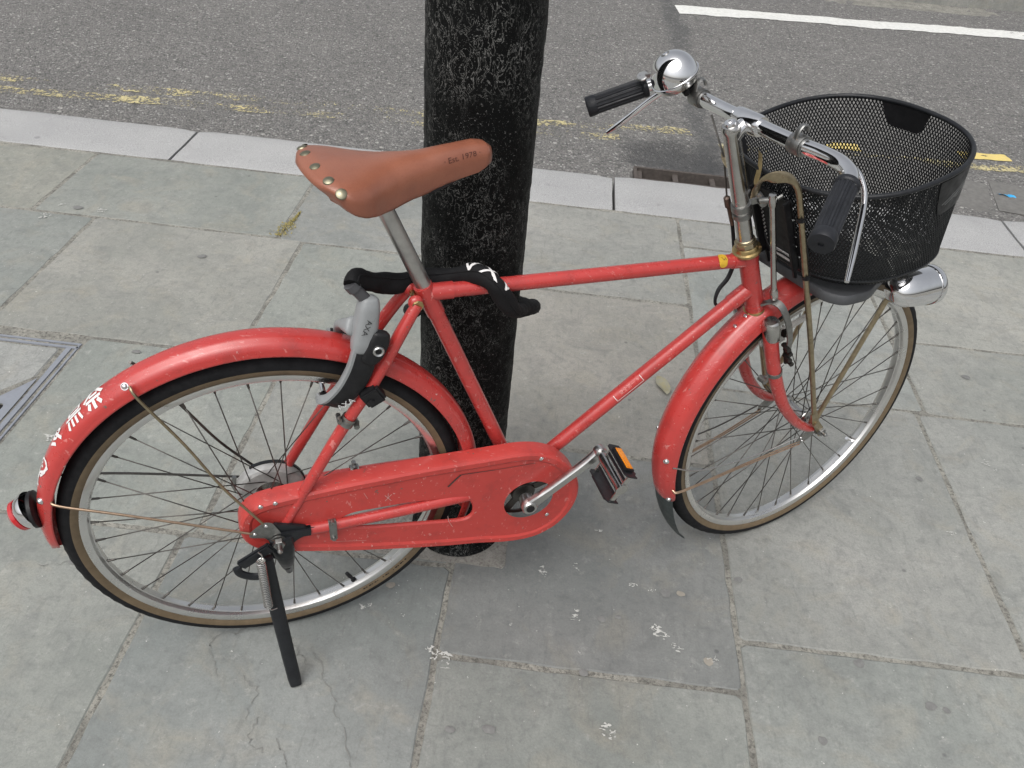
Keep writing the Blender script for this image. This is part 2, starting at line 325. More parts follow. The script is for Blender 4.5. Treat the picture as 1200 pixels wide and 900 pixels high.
def lathe(prof, c=(0, 0, 0), axis=(0, 1, 0), n=24, a0=0, a1=2 * PI, mats=None):
    """prof: (radius, height along axis)"""
    c = np.array(c, float); ax = np.array(axis, float); ax /= np.linalg.norm(ax)
    t = np.array([0, 0, 1.]) if abs(ax[2]) < .9 else np.array([1., 0, 0]); e1 = np.cross(t, ax); e1 /= np.linalg.norm(e1); e2 = np.cross(ax, e1)
    full = abs(a1 - a0 - 2 * PI) < 1e-6; k = n if full else n + 1; V = []; F = []; m_ = len(prof); mi = []
    for i in range(k):
        a = a0 + (a1 - a0) * i / n; d_ = math.cos(a) * e1 + math.sin(a) * e2
        for r, h in prof: V.append(c + r * d_ + h * ax)
    for i in range(n):
        i2 = (i + 1) % k if full else i + 1
        for j in range(m_ - 1):
            F.append((i * m_ + j, i2 * m_ + j, i2 * m_ + j + 1, i * m_ + j + 1)); mi.append(mats[j] if mats else 0)
    return V, F, mi
def cyl(a, b, r, n=16, r2=None): return tube([a, b], [r, r if r2 is None else r2], n)
def box(c, s, R=None, bev=0):
    c = np.array(c, float); h = np.array(s, float) / 2; bm = bmesh.new(); bmesh.ops.create_cube(bm, size=1)
    for v in bm.verts: v.co = Vector((v.co.x * s[0], v.co.y * s[1], v.co.z * s[2]))
    if bev: bmesh.ops.bevel(bm, geom=list(bm.edges), offset=bev, segments=2, affect='EDGES')
    V = [np.array(v.co) for v in bm.verts]; F = [tuple(v.index for v in f.verts) for f in bm.faces]; bm.free()
    if R is not None: V = [R @ v for v in V]
    return [v + c for v in V], F
def rot(ax, deg):
    return np.array(Matrix.Rotation(math.radians(deg), 3, ax))
def sphere(c, r, n=16, sc3=(1, 1, 1)):
    pr = [(max(1e-5, math.sin(t)), -math.cos(t)) for t in np.linspace(0, PI, n // 2 + 1)]
    V, F, _ = lathe([(a, b) for a, b in pr], (0, 0, 0), (0, 0, 1), n)
    return [np.array(c) + r * np.array(v) * np.array(sc3) for v in V], F
def plate(outline, holes, y0, y1, bev=0.0, crown=None):
    """flat plate in x,z with holes, from y0 (near face) to y1; optional rounded rim"""
    pts = []; segs = []
    def add(loop):
        n0 = len(pts)
        for q in loop: pts.append(Vector(q))
        for i in range(len(loop)): segs.append((n0 + i, n0 + (i + 1) % len(loop)))
    add(outline)
    for h in holes: add(h)
    vs, es, fs, *_ = delaunay_2d_cdt(pts, segs, [], 0, 1e-6)
    def inside(p, poly):
        c_ = False; n = len(poly)
        for i in range(n):
            x1, y1_ = poly[i]; x2, y2 = poly[(i + 1) % n]
            if (y1_ > p[1]) != (y2 > p[1]) and p[0] < (x2 - x1) * (p[1] - y1_) / (y2 - y1_) + x1: c_ = not c_
        return c_
    F = []
    for f in fs:
        c_ = sum((vs[i] for i in f), Vector((0, 0))) / len(f)
        if inside(c_, outline) and not any(inside(c_, h) for h in holes): F.append(tuple(f))
    return [(v[0], v[1]) for v in vs], F
def resample(loop, n):
    L = np.array(loop + [loop[0]], float); d_ = np.r_[0, np.cumsum(np.linalg.norm(np.diff(L, axis=0), axis=1))]
    t = np.linspace(0, d_[-1], n, endpoint=False); return [(float(np.interp(a, d_, L[:, 0])), float(np.interp(a, d_, L[:, 1]))) for a in t]
def smooth_loop(loop, n=80, it=2):
    L = np.array(resample(loop, n))
    for _ in range(it): L = (np.roll(L, 1, 0) + 2 * L + np.roll(L, -1, 0)) / 4
    return [tuple(x) for x in L]
def offset_loop(loop, dd):
    L = np.array(loop); T = np.roll(L, -1, 0) - np.roll(L, 1, 0); T /= np.linalg.norm(T, axis=1)[:, None] + 1e-12; N = np.stack([T[:, 1], -T[:, 0]], 1)
    area = .5 * np.sum(L[:, 0] * np.roll(L[:, 1], -1) - np.roll(L[:, 0], -1) * L[:, 1]); s = 1 if area > 0 else -1
    return [tuple(x) for x in L + N * s * dd]
def text_vf(txt, size=1.0, sub=1, shear=0):
    cu = bpy.data.curves.new('text', 'FONT'); cu.body = txt; cu.size = size; cu.align_x = 'CENTER'; cu.align_y = 'CENTER'; cu.resolution_u = 3; cu.shear = shear
    o = bpy.data.objects.new('text', cu); COL.objects.link(o); dg = bpy.context.evaluated_depsgraph_get(); me = bpy.data.meshes.new_from_object(o.evaluated_get(dg))
    bm = bmesh.new(); bm.from_mesh(me)
    for _ in range(sub): bmesh.ops.subdivide_edges(bm, edges=bm.edges, cuts=1)
    bmesh.ops.triangulate(bm, faces=bm.faces)
    V = [tuple(v.co) for v in bm.verts]; F = [tuple(v.index for v in f.verts) for f in bm.faces]; bm.free()
    bpy.data.objects.remove(o); bpy.data.curves.remove(cu); bpy.data.meshes.remove(me); return V, F
def strokes_vf(lines, wdt, seg=.08):
    """flat brush strokes (2-D), each a poly-line, as thin quads"""
    V = []; F = []
    for ln in lines:
        P = [np.array(p, float) for p in ln]; Q = [P[0]]
        for a, b in zip(P, P[1:]):
            k = max(1, int(np.linalg.norm(b - a) / seg))
            for i in range(1, k + 1): Q.append(a + (b - a) * i / k)
        n0 = len(V)
        for i, q in enumerate(Q):
            t = Q[min(i + 1, len(Q) - 1)] - Q[max(i - 1, 0)]; t /= np.linalg.norm(t) + 1e-9; nn = np.array([-t[1], t[0]]) * wdt / 2
            V += [(*(q + nn), 0), (*(q - nn), 0)]
        for i in range(len(Q) - 1): F.append((n0 + 2 * i, n0 + 2 * i + 1, n0 + 2 * i + 3, n0 + 2 * i + 2))
    return V, F
# ---------------------------------------------------------------- value noise for displaced ground
def vnoise(x, y, s, seed=0):
    r = np.random.default_rng(seed); T = r.random((256, 256)); x = x / s; y = y / s
    xi = np.floor(x).astype(int); yi = np.floor(y).astype(int); fx = x - xi; fy = y - yi
    fx = fx * fx * (3 - 2 * fx); fy = fy * fy * (3 - 2 * fy); g_ = lambda a, b: T[a % 256, b % 256]
    return (g_(xi, yi) * (1 - fx) + g_(xi + 1, yi) * fx) * (1 - fy) + (g_(xi, yi + 1) * (1 - fx) + g_(xi + 1, yi + 1) * fx) * fy - .5
ZR = -.11
def road_z(x, y):
    x = np.asarray(x, float); y = np.asarray(y, float)
    z = ZR + .010 * vnoise(x, y, .35, 1) + .005 * vnoise(x, y, .09, 2) + .0035 * vnoise(x, y, .03, 3)
    e = ((x - .60) / .34) ** 2 + ((y - 3.80) / .17) ** 2 + .9 * vnoise(x, y, .12, 5)
    z = z - .035 * np.clip(1.1 - e, 0, 1)
    return np.where((x > .36) & (x < .87) & (y < 3.575), -.185, z)
def grid(x0, x1, y0, y1, st, zf, sy=None):
    sy = sy or st; xs = np.arange(x0, x1 + st / 2, st); ys = np.arange(y0, y1 + sy / 2, sy); X, Y = np.meshgrid(xs, ys); Z = zf(X, Y)
    V = np.stack([X.ravel(), Y.ravel(), Z.ravel()], 1); n = len(xs); i, j = np.meshgrid(np.arange(len(ys) - 1), np.arange(n - 1), indexing='ij'); a = (i * n + j).ravel()
    return V, np.stack([a, a + 1, a + n + 1, a + n], 1)

# ---------------------------------------------------------------- THE SETTING
S_ = dict(kind='structure')
ground = part('ground', ([(-250, -250, -.20), (250, -250, -.20), (250, 250, -.20), (-250, 250, -.20)], [(0, 1, 2, 3)]), plain('far_ground', (.12, .12, .115), .9), None, smooth=False, **S_)
V1, F1 = grid(-4.6, 5.0, 3.24, 7.9, .022, road_z)
far = [(-60, 3.24, ZR - .006), (-4.5, 3.24, ZR - .006), (-4.5, 7.9, ZR - .006), (-60, 7.9, ZR - .006), (4.9, 3.24, ZR - .006), (60, 3.24, ZR - .006), (60, 14, ZR - .006), (4.9, 7.9, ZR - .006)]
road = part('road', join((V1, F1), (far, [(0, 1, 2, 3), (4, 5, 6, 7)])), ASPH, None, center=False, sharp=89, **S_)
pavement = part('pavement', box((0, -3.6, -.082), (60, 13.1, .16)), MORTAR, None, smooth=False, **S_)   # the mortar bed the slabs lie in
def slab_outline(x0, x1, y0, y1, jit=.0016, r=.008, n=14):
    P = []
    cs = [(x0 + r, y0), (x1 - r, y0), (x1, y0 + r), (x1, y1 - r), (x1 - r, y1), (x0 + r, y1), (x0, y1 - r), (x0, y0 + r)]
    for i in range(8):
        a, b = np.array(cs[i]), np.array(cs[(i + 1) % 8])
        k = n if i % 2 == 0 else 1
        for t in np.linspace(0, 1, k, endpoint=False): P.append(a + (b - a) * t + rng.normal(0, jit, 2))
    return P
def slab_mesh(x0, x1, y0, y1, z=0, th=.05, ch=.0022, jit=.0011, tilt=True):
    O = slab_outline(x0, x1, y0, y1, jit); c = np.array([(x0 + x1) / 2, (y0 + y1) / 2]); n = len(O)
    tx, ty = (rng.normal(0, .0009, 2) if tilt else (0, 0)); zz = lambda p: z + tx * (p[0] - c[0]) + ty * (p[1] - c[1])
    V = []
    for p_ in O: V.append((*p_, z - th))
    for p_ in O: V.append((*p_, zz(p_) - ch * rng.uniform(.7, 1.6)))
    for p_ in O: q = c + (p_ - c) * (1 - ch * 1.4 / np.linalg.norm(p_ - c)); V.append((*q, zz(q)))
    F = []
    for k in range(2):
        for i in range(n): j = (i + 1) % n; F.append((k * n + i, k * n + j, (k + 1) * n + j, (k + 1) * n + i))
    F.append(tuple(2 * n + i for i in range(n))); return V, F
J = .0056
slabs = [  # x0, x1, y0, y1 of every slab of the pavement, joint centre to joint centre
    (-3.9, -3.1, 2.455, 2.935), (-3.1, -2.45, 2.455, 2.935), (-2.45, -1.76, 2.455, 2.935), (-1.76, -.905, 2.455, 2.935), (-.905, -.17, 2.445, 2.935),
    (-3.7, -2.9, 1.80, 2.455), (-2.9, -2.25, 1.80, 2.455), (-2.25, -1.535, 1.80, 2.455), (-1.535, -.818, 1.80, 2.455), (-.818, -.17, 1.80, 2.445),
    (-3.4, -2.7, 1.16, 1.80), (-2.7, -2.0, 1.16, 1.80), (-1.238, -.68, 1.16, 1.80), (-.68, -.122, 1.16, 1.80),
    (-3.5, -2.7, .40, 1.16), (-2.7, -2.1, .40, 1.16), (-2.1, -1.42, .40, 1.16), (-1.42, -.709, .40, 1.16), (-.709, -.121, .40, 1.16),
    (-.17, .486, 2.325, 2.935), (-.17, .486, 1.574, 2.325), (-.122, .486, .941, 1.574), (-.121, .484, .28, .941),
    (.486, 1.12, 2.722, 2.935), (.486, 1.12, 1.902, 2.722), (1.12, 1.92, 2.26, 2.935), (1.12, 1.98, 1.895, 2.26), (1.92, 2.6, 2.26, 2.935), (2.6, 3.4, 2.26, 2.935), (1.98, 2.7, 1.6, 2.26),
    (.486, 1.092, 1.059, 1.902), (1.092, 1.80, .95, 1.895), (1.80, 2.5, .95, 1.6), (2.7, 3.4, 1.6, 2.26), (2.5, 3.3, .95, 1.6), (1.80, 1.98, 1.6, 1.895),
    (.484, 1.085, .30, 1.059), (1.085, 1.7, .28, .95), (1.7, 2.4, .28, .95)]
slabs += [(-.9, -.709, .28, .40), (-4.9, -3.9, 2.455, 2.935), (-5.8, -4.9, 2.455, 2.935), (-4.6, -3.7, 1.8, 2.455), (-5.5, -4.6, 1.8, 2.455), (-4.4, -3.4, 1.16, 1.8), (-4.4, -3.5, .40, 1.16), (3.4, 4.3, 2.26, 2.935), (4.3, 5.2, 2.26, 2.935), (3.4, 4.2, 1.6, 2.26), (3.3, 4.1, .95, 1.6), (2.4, 3.2, .28, .95)]
xs_ = [-3.5, -2.8, -2.15, -1.5, -.9, -.2, .45, 1.1, 1.75, 2.4]
for r_, (ya, yb) in enumerate(((-.32, .28), (-.95, -.32), (-1.6, -.95))):
    for i in range(9):
        o_ = .3 * (r_ % 2); slabs.append((xs_[i] + o_, xs_[i + 1] + o_, ya, yb if r_ else .28 if xs_[i] > -.9 else .40))
TINT = {(-.17, 2.325): (1.17, 1.11, 1.06), (-.17, 1.574): (1.12, 1.06, 1.0), (-.122, .941): (.84, .84, .84), (-.121, .28): (.97, 1.0, .97), (.486, 1.902): (1.12, 1.12, 1.10), (-.709, .40): (.87, .90, .89),
    (-1.42, .40): (.95, .98, .96), (-1.238, 1.16): (.92, .97, .93), (-.68, 1.16): (1.02, 1.02, .97), (-1.535, 1.80): (.98, .98, .93), (-2.25, 1.80): (.93, .95, .93), (-1.76, 2.455): (.93, .95, .92), (-2.45, 2.455): (1.0, .98, .88), (-.818, 1.80): (.98, 1.0, .96),
    (.486, 1.059): (.98, 1.0, .98), (.484, .30): (.93, .97, .95), (1.092, .95): (.98, 1.0, .98), (1.12, 2.26): (1.06, 1.08, 1.04), (1.12, 1.895): (1.0, 1.02, 1.0)}
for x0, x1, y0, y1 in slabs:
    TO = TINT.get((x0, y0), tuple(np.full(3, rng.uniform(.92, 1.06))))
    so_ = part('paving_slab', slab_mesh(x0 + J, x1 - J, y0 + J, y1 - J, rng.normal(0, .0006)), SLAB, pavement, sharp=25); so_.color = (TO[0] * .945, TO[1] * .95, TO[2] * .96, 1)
# inner kerb of pale granite, one stone after another
kerb = part('kerb', box((0, 3.09, -.12), (60, .30, .10)), MORTAR, None, smooth=False, **S_)
def kerb_stone(x0, x1, ya, yb):
    prof = [(ya, -.13), (ya, -.006), (ya + .004, -.001), (ya + .01, 0)] + [(ya + t * (yb - ya), .0012 * math.sin(9 * t)) for t in (.25, .5, .75)] + [(yb - .022, 0), (yb - .008, -.004), (yb - .002, -.014), (yb, -.03), (yb + .008, -.13)]
    n = 26; V = []; F = []; m_ = len(prof)
    for i in range(n + 1):
        x = x0 + (x1 - x0) * i / n; e = .006 if i in (0, n) else 0
        for j, (y, z) in enumerate(prof): V.append((x, y + rng.normal(0, .0011) * (j > 0), z - e * (z > -.1) + rng.normal(0, .0006)))
    for i in range(n):
        for j in range(m_ - 1): F.append((i * m_ + j, i * m_ + j + 1, (i + 1) * m_ + j + 1, (i + 1) * m_ + j))
    F.append(tuple(range(m_))); F.append(tuple(n * m_ + j for j in range(m_))[::-1]); return V, F
kx = [-6.4, -4.8, -3.2, -1.490, .243, 1.835, 3.5, 5.1, 6.7]
for a, b in zip(kx, kx[1:]): part('kerb_stone', kerb_stone(a + .006, b - .006, 2.943, 3.262 + .012 * (a > 0)), GRANITE, kerb, sharp=60)
# far kerb, skewed a little against the near one
fk = part('far_kerb', box((0, 0, -.135), (60, .26, .05)), MORTAR, None, Matrix.Translation((2.2, 7.32, 0)) @ Matrix.Rotation(math.radians(4.2), 4, 'Z'), smooth=False, **S_)
for i in range(-8, 9):
    V, F = box((0, 0, -.055), (1.16, .24, .13), bev=.012)
    part('kerb_stone', (V, F), FARKERB, fk, WM[fk] @ Matrix.Translation((.32 + i * 1.175, 0, 0)))
part('far_pavement', box((0, 15, -.06), (80, 29.76, .10)), SLAB, None, Matrix.Translation((2.2, 7.32, 0)) @ Matrix.Rotation(math.radians(4.2), 4, 'Z'), smooth=False, **S_)
# painted lines lie on the road surface and follow it
def line_strip(pts, wdt, st=.02, dz=.0035, n=5):
    P = [np.array(p, float) for p in pts]; V = []; F = []; Q = []
    for a, b in zip(P, P[1:]):
        k = int(np.linalg.norm(b - a) / st)
        Q += [a + (b - a) * t for t in np.linspace(0, 1, k, endpoint=False)]
    Q.append(P[-1])
    for i, q in enumerate(Q):
        t = Q[min(i + 1, len(Q) - 1)] - Q[max(i - 1, 0)]; t /= np.linalg.norm(t); nn = np.array([-t[1], t[0]])
        for j in range(n + 1):
            s = q + nn * wdt * (j / n - .5) + nn * (.004 * vnoise(q[:1] * 1.0, q[1:] * 1.0, .03, 11 + (j > 2))[0] if j in (0, n) else 0); V.append((s[0], s[1], float(road_z(s[0], s[1])) + dz))
    for i in range(len(Q) - 1):
        for j in range(n): a = i * (n + 1) + j; F.append((a, a + 1, a + n + 2, a + n + 1))
    return V, F
part('yellow_line', line_strip([(-4.5, 3.74), (-2.4, 3.85), (-.115, 4.03), (.655, 4.125)], .085), YPAINT, road, label='worn upper yellow line left of the seam')
part('yellow_line', line_strip([(-4.5, 3.56), (-2.6, 3.70), (-.109, 3.91), (.29, 3.935)], .085), YPAINT, road)
part('yellow_line', line_strip([(.78, 3.985), (1.98, 4.085), (3.2, 4.17), (4.8, 4.28)], .085), YPAINT2 if False else YPAINT, road)
part('yellow_line', line_strip([(1.33, 4.155), (1.50, 4.165)], .085), YPAINT2, road, label='bright short yellow dash seen through the basket')
part('yellow_line', line_strip([(2.02, 4.225), (2.275, 4.245)], .085), YPAINT2, road, label='bright short yellow dash right of the basket')
part('white_line', line_strip([(.735, 6.46), (3.33, 6.765), (5.0, 6.96)], .20, dz=.004), WPAINT, road)
# flat paving blocks of the gutter on the right
for i in range(11):
    x = 1.30 + i * .186; y = 3.555 + .012 * i
    V, F = box((0, 0, -.03), (.172, .355, .066), bev=.006); V = [np.array(v) + rng.normal(0, .0012, 3) for v in V]
    part('paving_block', (V, F), SETT, road, Matrix.Translation((x + .06, y + .14, ZR + rng.normal(0, .001))) @ Matrix.Rotation(math.radians(-12), 4, 'Z') @ Matrix.Rotation(0, 4, 'Z'))
# cement patch round the foot of the pole
def blob_poly(cx, cy, rx, ry, n=28, jit=.12, z=0., th=.0, seed=0):
    r = np.random.default_rng(seed); V = [(cx, cy, z + th)]; F = []
    ph = r.uniform(0, 6.28, 3)
    for i in range(n):
        a = 2 * PI * i / n; k = 1 + jit * (math.sin(2 * a + ph[0]) + .6 * math.sin(3 * a + ph[1]) + .5 * math.sin(7 * a + ph[2])) + r.normal(0, jit * .35)
        V.append((cx + rx * k * math.cos(a), cy + ry * k * math.sin(a), z))
    for i in range(n): F.append((0, 1 + i, 1 + (i + 1) % n))
    return V, F
part('cement_patch', slab_mesh(-.30, -.006, 1.170, 1.44, .0014, .02, .0006, .0012, False), PATCH, pavement, sharp=60)
# splashes, trodden gum and cracks of the slabs
bits = []
for i, (x, y, s) in enumerate([(.074, 1.178, .010), (.079, 1.17, .006), (.148, 1.199, .009), (.150, 1.069, .011), (.155, 1.085, .007), (.322, 1.056, .017), (.335, 1.045, .010), (.31, 1.062, .008), (.353, 1.028, .006), (.36, 1.022, .008),
        (.214, .834, .015), (.225, .826, .008), (.425, 1.003, .007), (.435, 1.007, .005), (1.221, 1.708, .012), (1.24, 1.69, .007), (-1.686, 2.425, .018), (-1.70, 2.43, .012), (-1.683, 2.509, .012), (-1.548, 2.497, .016), (-1.53, 2.50, .012),
        (-.285, 1.028, .008), (-.27, 1.035, .006), (1.046, 1.441, .009), (-.112, .936, .020), (-.13, .945, .010), (-.10, .93, .012), (-1.13, 1.40, .016), (-1.11, 1.40, .010), (-.49, 1.72, .014), (.20, 1.31, .008), (.27, 1.17, .009), (.31, 1.16, .006), (.02, 1.03, .004), (-.2, 1.02, .004), (.16, .985, .004), (-.75, .86, .004)]):
    for k in range(7): bits.append(blob_poly(x + rng.normal(0, s * .5), y + rng.normal(0, s * .5), s * rng.uniform(.08, .42), s * rng.uniform(.05, .22), 13, .6, .0022, .0004, i * 9 + k))
part('bird_splash', join(*bits), SPLAT, pavement, smooth=False, kind='stuff')
part('dark_gum', join(*[blob_poly(x, y, s, s * .8, 12, .12, .0023, .0008, 50 + i) for i, (x, y, s) in enumerate([(.343, 1.157, .013), (.851, .962, .012), (.88, .957, .008), (.506, 1.218, .01), (-1.082, 1.758, .011), (.73, 1.04, .012), (.62, .86, .010), (.17, .94, .010), (.24, 1.08, .007), (.205, 1.07, .009), (-.07, .79, .009), (.0, .80, .012), (1.02, 1.62, .01), (1.3, 2.1, .013), (-1.1, 2.28, .014), (-.6, 2.2, .010), (-2.0, 2.6, .016), (-1.62, 2.50, .017), (-.62, .98, .008), (-.9, 1.05, .008)])]), GUM, pavement, smooth=False, kind='stuff')
part('pale_gum', join(*[blob_poly(x, y, s, s * .8, 12, .10, .0021, .0008, 80 + i) for i, (x, y, s) in enumerate([(.420, 1.000, .011), (.375, 1.16, .009), (-.24, 1.09, .010)])]), GUML, pavement, smooth=False, kind='stuff')
def crack(P, wd):
    Q = smooth_path([(x, y, .0021) for x, y in P], 9); Q = [q + np.array([*rng.normal(0, .003, 2), 0]) for q in Q]; V = []; F = []
    for i, q in enumerate(Q):
        t = Q[min(i + 1, len(Q) - 1)] - Q[max(i - 1, 0)]; t /= np.linalg.norm(t) + 1e-9; nn = np.array([-t[1], t[0], 0]) * wd * rng.uniform(.1, .8); V += [q + nn, q - nn]
    for i in range(len(Q) - 1): F.append((2 * i, 2 * i + 1, 2 * i + 3, 2 * i + 2))
    return V, F
part('hairline_crack', join(*[crack(P, .0014) for P in ([(-.51, .935), (-.548, .920), (-.549, .889), (-.514, .839)], [(-.469, .845), (-.435, .814), (-.438, .763)], [(-.351, .908), (-.301, .833), (-.259, .761), (-.231, .699)],
    [(-.414, .770), (-.417, .725), (-.386, .705)], [(-.369, .732), (-.348, .702), (-.34, .66)], [(-.409, .942), (-.382, .907), (-.354, .879)], [(-.44, 1.0), (-.49, .97), (-.51, .935)], [(-.96, 1.03), (-.90, 1.05), (-.85, 1.10)])]), CRACKM, pavement, smooth=False, kind='stuff')
# inspection cover: metal frame, lifting plate with a keyhole, stone infill
cov = link('inspection_cover', None, None, Matrix.Translation((-1.62, 1.45, 0)), label='recessed inspection cover with stone infill and grey metal frame at the left edge', cat='inspection cover')
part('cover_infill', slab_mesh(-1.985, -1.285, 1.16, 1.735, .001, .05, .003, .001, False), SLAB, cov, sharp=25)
for c, s in (((-1.615, 1.7625, -.01), (.755, .0075, .0225)), ((-1.615, 1.746, -.01), (.755, .009, .0225)), ((-1.2415, 1.46, -.01), (.006, .60, .0225)), ((-1.262, 1.45, -.01), (.015, .585, .0225))):
    part('frame_strip', box(c, s, bev=.0008), COVERM, cov)
hx = [(-1.2725 + 0, 1.30), (-1.2725, 1.585), (-1.352, 1.475), (-1.352, 1.445)]
V, F = plate([(-1.272, 1.30), (-1.272, 1.60), (-1.345, 1.480), (-1.340, 1.420)], [[(-1.304 + .010 * math.cos(a), 1.475 + .015 * math.sin(a)) for a in np.linspace(0, 2 * PI, 16, endpoint=False)]], 0, 0)
part('lifting_plate', ([(x, y, .0045) for x, y in V], F), COVERM, cov, smooth=False)
part('keyhole', lathe([(.0001, 0), (.013, 0)], (-1.304, 1.475, .0022), (0, 0, 1), 16), DARKIN, cov)
part('plate_seat', ([(-1.268, 1.27, .0016), (-1.268, 1.63, .0016), (-1.375, 1.49, .0016), (-1.37, 1.405, .0016)], [(0, 1, 2, 3)]), MORTAR, cov, smooth=False)
# gully grate at the kerb
gr = link('drain_grate', None, None, Matrix.Translation((.615, 3.43, -.1)), label='rusty iron gully grate against the kerb behind the handlebar stem', cat='drain grate')
part('grate_void', box((.615, 3.43, -.155), (.50, .28, .02)), DARKIN, gr, smooth=False)
part('grate_frame', join(box((.615, 3.578, -.112), (.53, .014, .05)), box((.355, 3.43, -.112), (.014, .29, .05)), box((.875, 3.43, -.112), (.014, .29, .05))), IRON, gr, smooth=False)
for y in (3.33, 3.405, 3.485): part('grate_bar', box((.615, y, -.106), (.50, .022, .010), bev=.002), IRON, gr)
for x in (.375, .535, .70, .855): part('grate_bar', box((x, 3.43, -.1045), (.024, .28, .010), bev=.002), IRON, gr)
# small litter
V = []; F = []
for i in range(13):
    t = i / 12; wd = .019 * math.sin(PI * t) ** .8 + .0005
    for j in range(-2, 3): V.append((.365 + .018 * t + j / 2 * wd, 1.925 - .085 * t - .2 * j / 2 * wd, .004 + .006 * abs(j / 2) ** 2 * math.sin(PI * t) + .003 * math.sin(9 * t)))
for i in range(12):
    for j in range(4): a = i * 5 + j; F.append((a, a + 1, a + 6, a + 5))
part('fallen_leaf', (V, F), LEAFM, None, label='dry yellowish leaf lying on the slab between the frame and the front wheel', cat='leaf')
bm = bmesh.new()
for i in range(420):
    t = rng.random(); x = -.905 + .035 * (1 - t) * rng.normal(0, .6) + .02 * t; y = 2.47 + .17 * t + rng.normal(0, .006); s = rng.uniform(.003, .008)
    p0 = Vector((x, y, .001)); a = rng.uniform(0, 6.28); dv = Vector((math.cos(a) * s, math.sin(a) * s, rng.uniform(.2, 1) * s)); sd = Vector((-dv.y, dv.x, 0)) * .35
    vs = [bm.verts.new(p0 - sd), bm.verts.new(p0 + sd), bm.verts.new(p0 + dv)]; bm.faces.new(vs)
me = bpy.data.meshes.new('moss'); bm.to_mesh(me); bm.free(); me.materials.append(MOSSM)
link('moss', me, None, I4, label='tuft of yellow green moss growing in the slab joint left of the saddle', cat='moss', kind='stuff')
V, F = grid(0, .075, 0, .0375, .0125, lambda x, y: .004 + .006 * np.sin(60 * x) * np.cos(70 * y))
V = [((x + .01 * math.sin(y * 90)), y * (1 - .5 * abs(x / .04 - 1)), z) for x, y, z in V]
part('plastic_scrap', (V, F), BLUEM, None, Matrix.Translation((2.045, 3.77, ZR)) @ Matrix.Rotation(-.35, 4, 'Z'), label='small bright blue plastic scrap on the road right of the basket', cat='litter')
part('clear_wrapper', sphere((.569, 1.400, .006), .012, 10, (1, .8, .45)), CLEAR, None, label='tiny clear plastic scrap on the slab by the front tyre', cat='litter')

# ---------------------------------------------------------------- the black pole
pole = link('street_pole', None, None, Matrix.Translation((-.126, 1.287, 0)), label='thick round street pole with gritty flaking black paint behind the bicycle', cat='pole')
n = 96; zs = np.r_[np.arange(-.05, .05, .01), np.arange(.05, 2.3, .011), 2.5, 3.0, 4.2, 5.5]; V = []; F = []
A_, Z_ = np.meshgrid(np.linspace(0, 2 * PI, n, endpoint=False), zs); X_ = A_ * .09 + 3
dd = .0018 * vnoise(X_, Z_, .05, 21) + .0016 * vnoise(X_, Z_, .018, 22) + .0016 * vnoise(X_, Z_, .009, 23)
dd[:, :] = dd * (1 - np.clip((np.abs(A_ - PI * 1.0) - PI + .15) / .15, 0, 1) * 0)
Rr = .0895 + dd + .004 * np.exp(-np.clip(Z_, 0, 9) / .02)
for i in range(len(zs)):
    for j in range(n): V.append((-.126 + Rr[i, j] * math.cos(A_[i, j]), 1.287 + Rr[i, j] * math.sin(A_[i, j]), zs[i]))
for i in range(len(zs) - 1):
    for j in range(n): j2 = (j + 1) % n; F.append((i * n + j, i * n + j2, (i + 1) * n + j2, (i + 1) * n + j))
F.append(tuple((len(zs) - 1) * n + j for j in range(n)))
part('shaft', (V, F), POLE, pole, sharp=89)
part('base_collar', lathe([(.085, 0), (.101, 0), (.103, .004), (.098, .012), (.085, .016)], (-.126, 1.287, 0), (0, 0, 1), 48), POLE, pole)
# ---------------------------------------------------------------- THE BICYCLE
bike = link('bicycle', None, None, Matrix.Translation((B.translation.x, B.translation.y, 0)), label='red step-through-free city bicycle with tan leather saddle and black wire front basket', cat='bicycle')
bike['label'] = 'faded red city bicycle with brown leather saddle, full chaincase and black mesh front basket'
def bp_(name, VF, mats, parent=bike, Mf=B, **kw): return part(name, VF, mats, parent, Mf, **kw)
BBX, BBZ = .452, -.042
Y3 = (0, 1, 0)
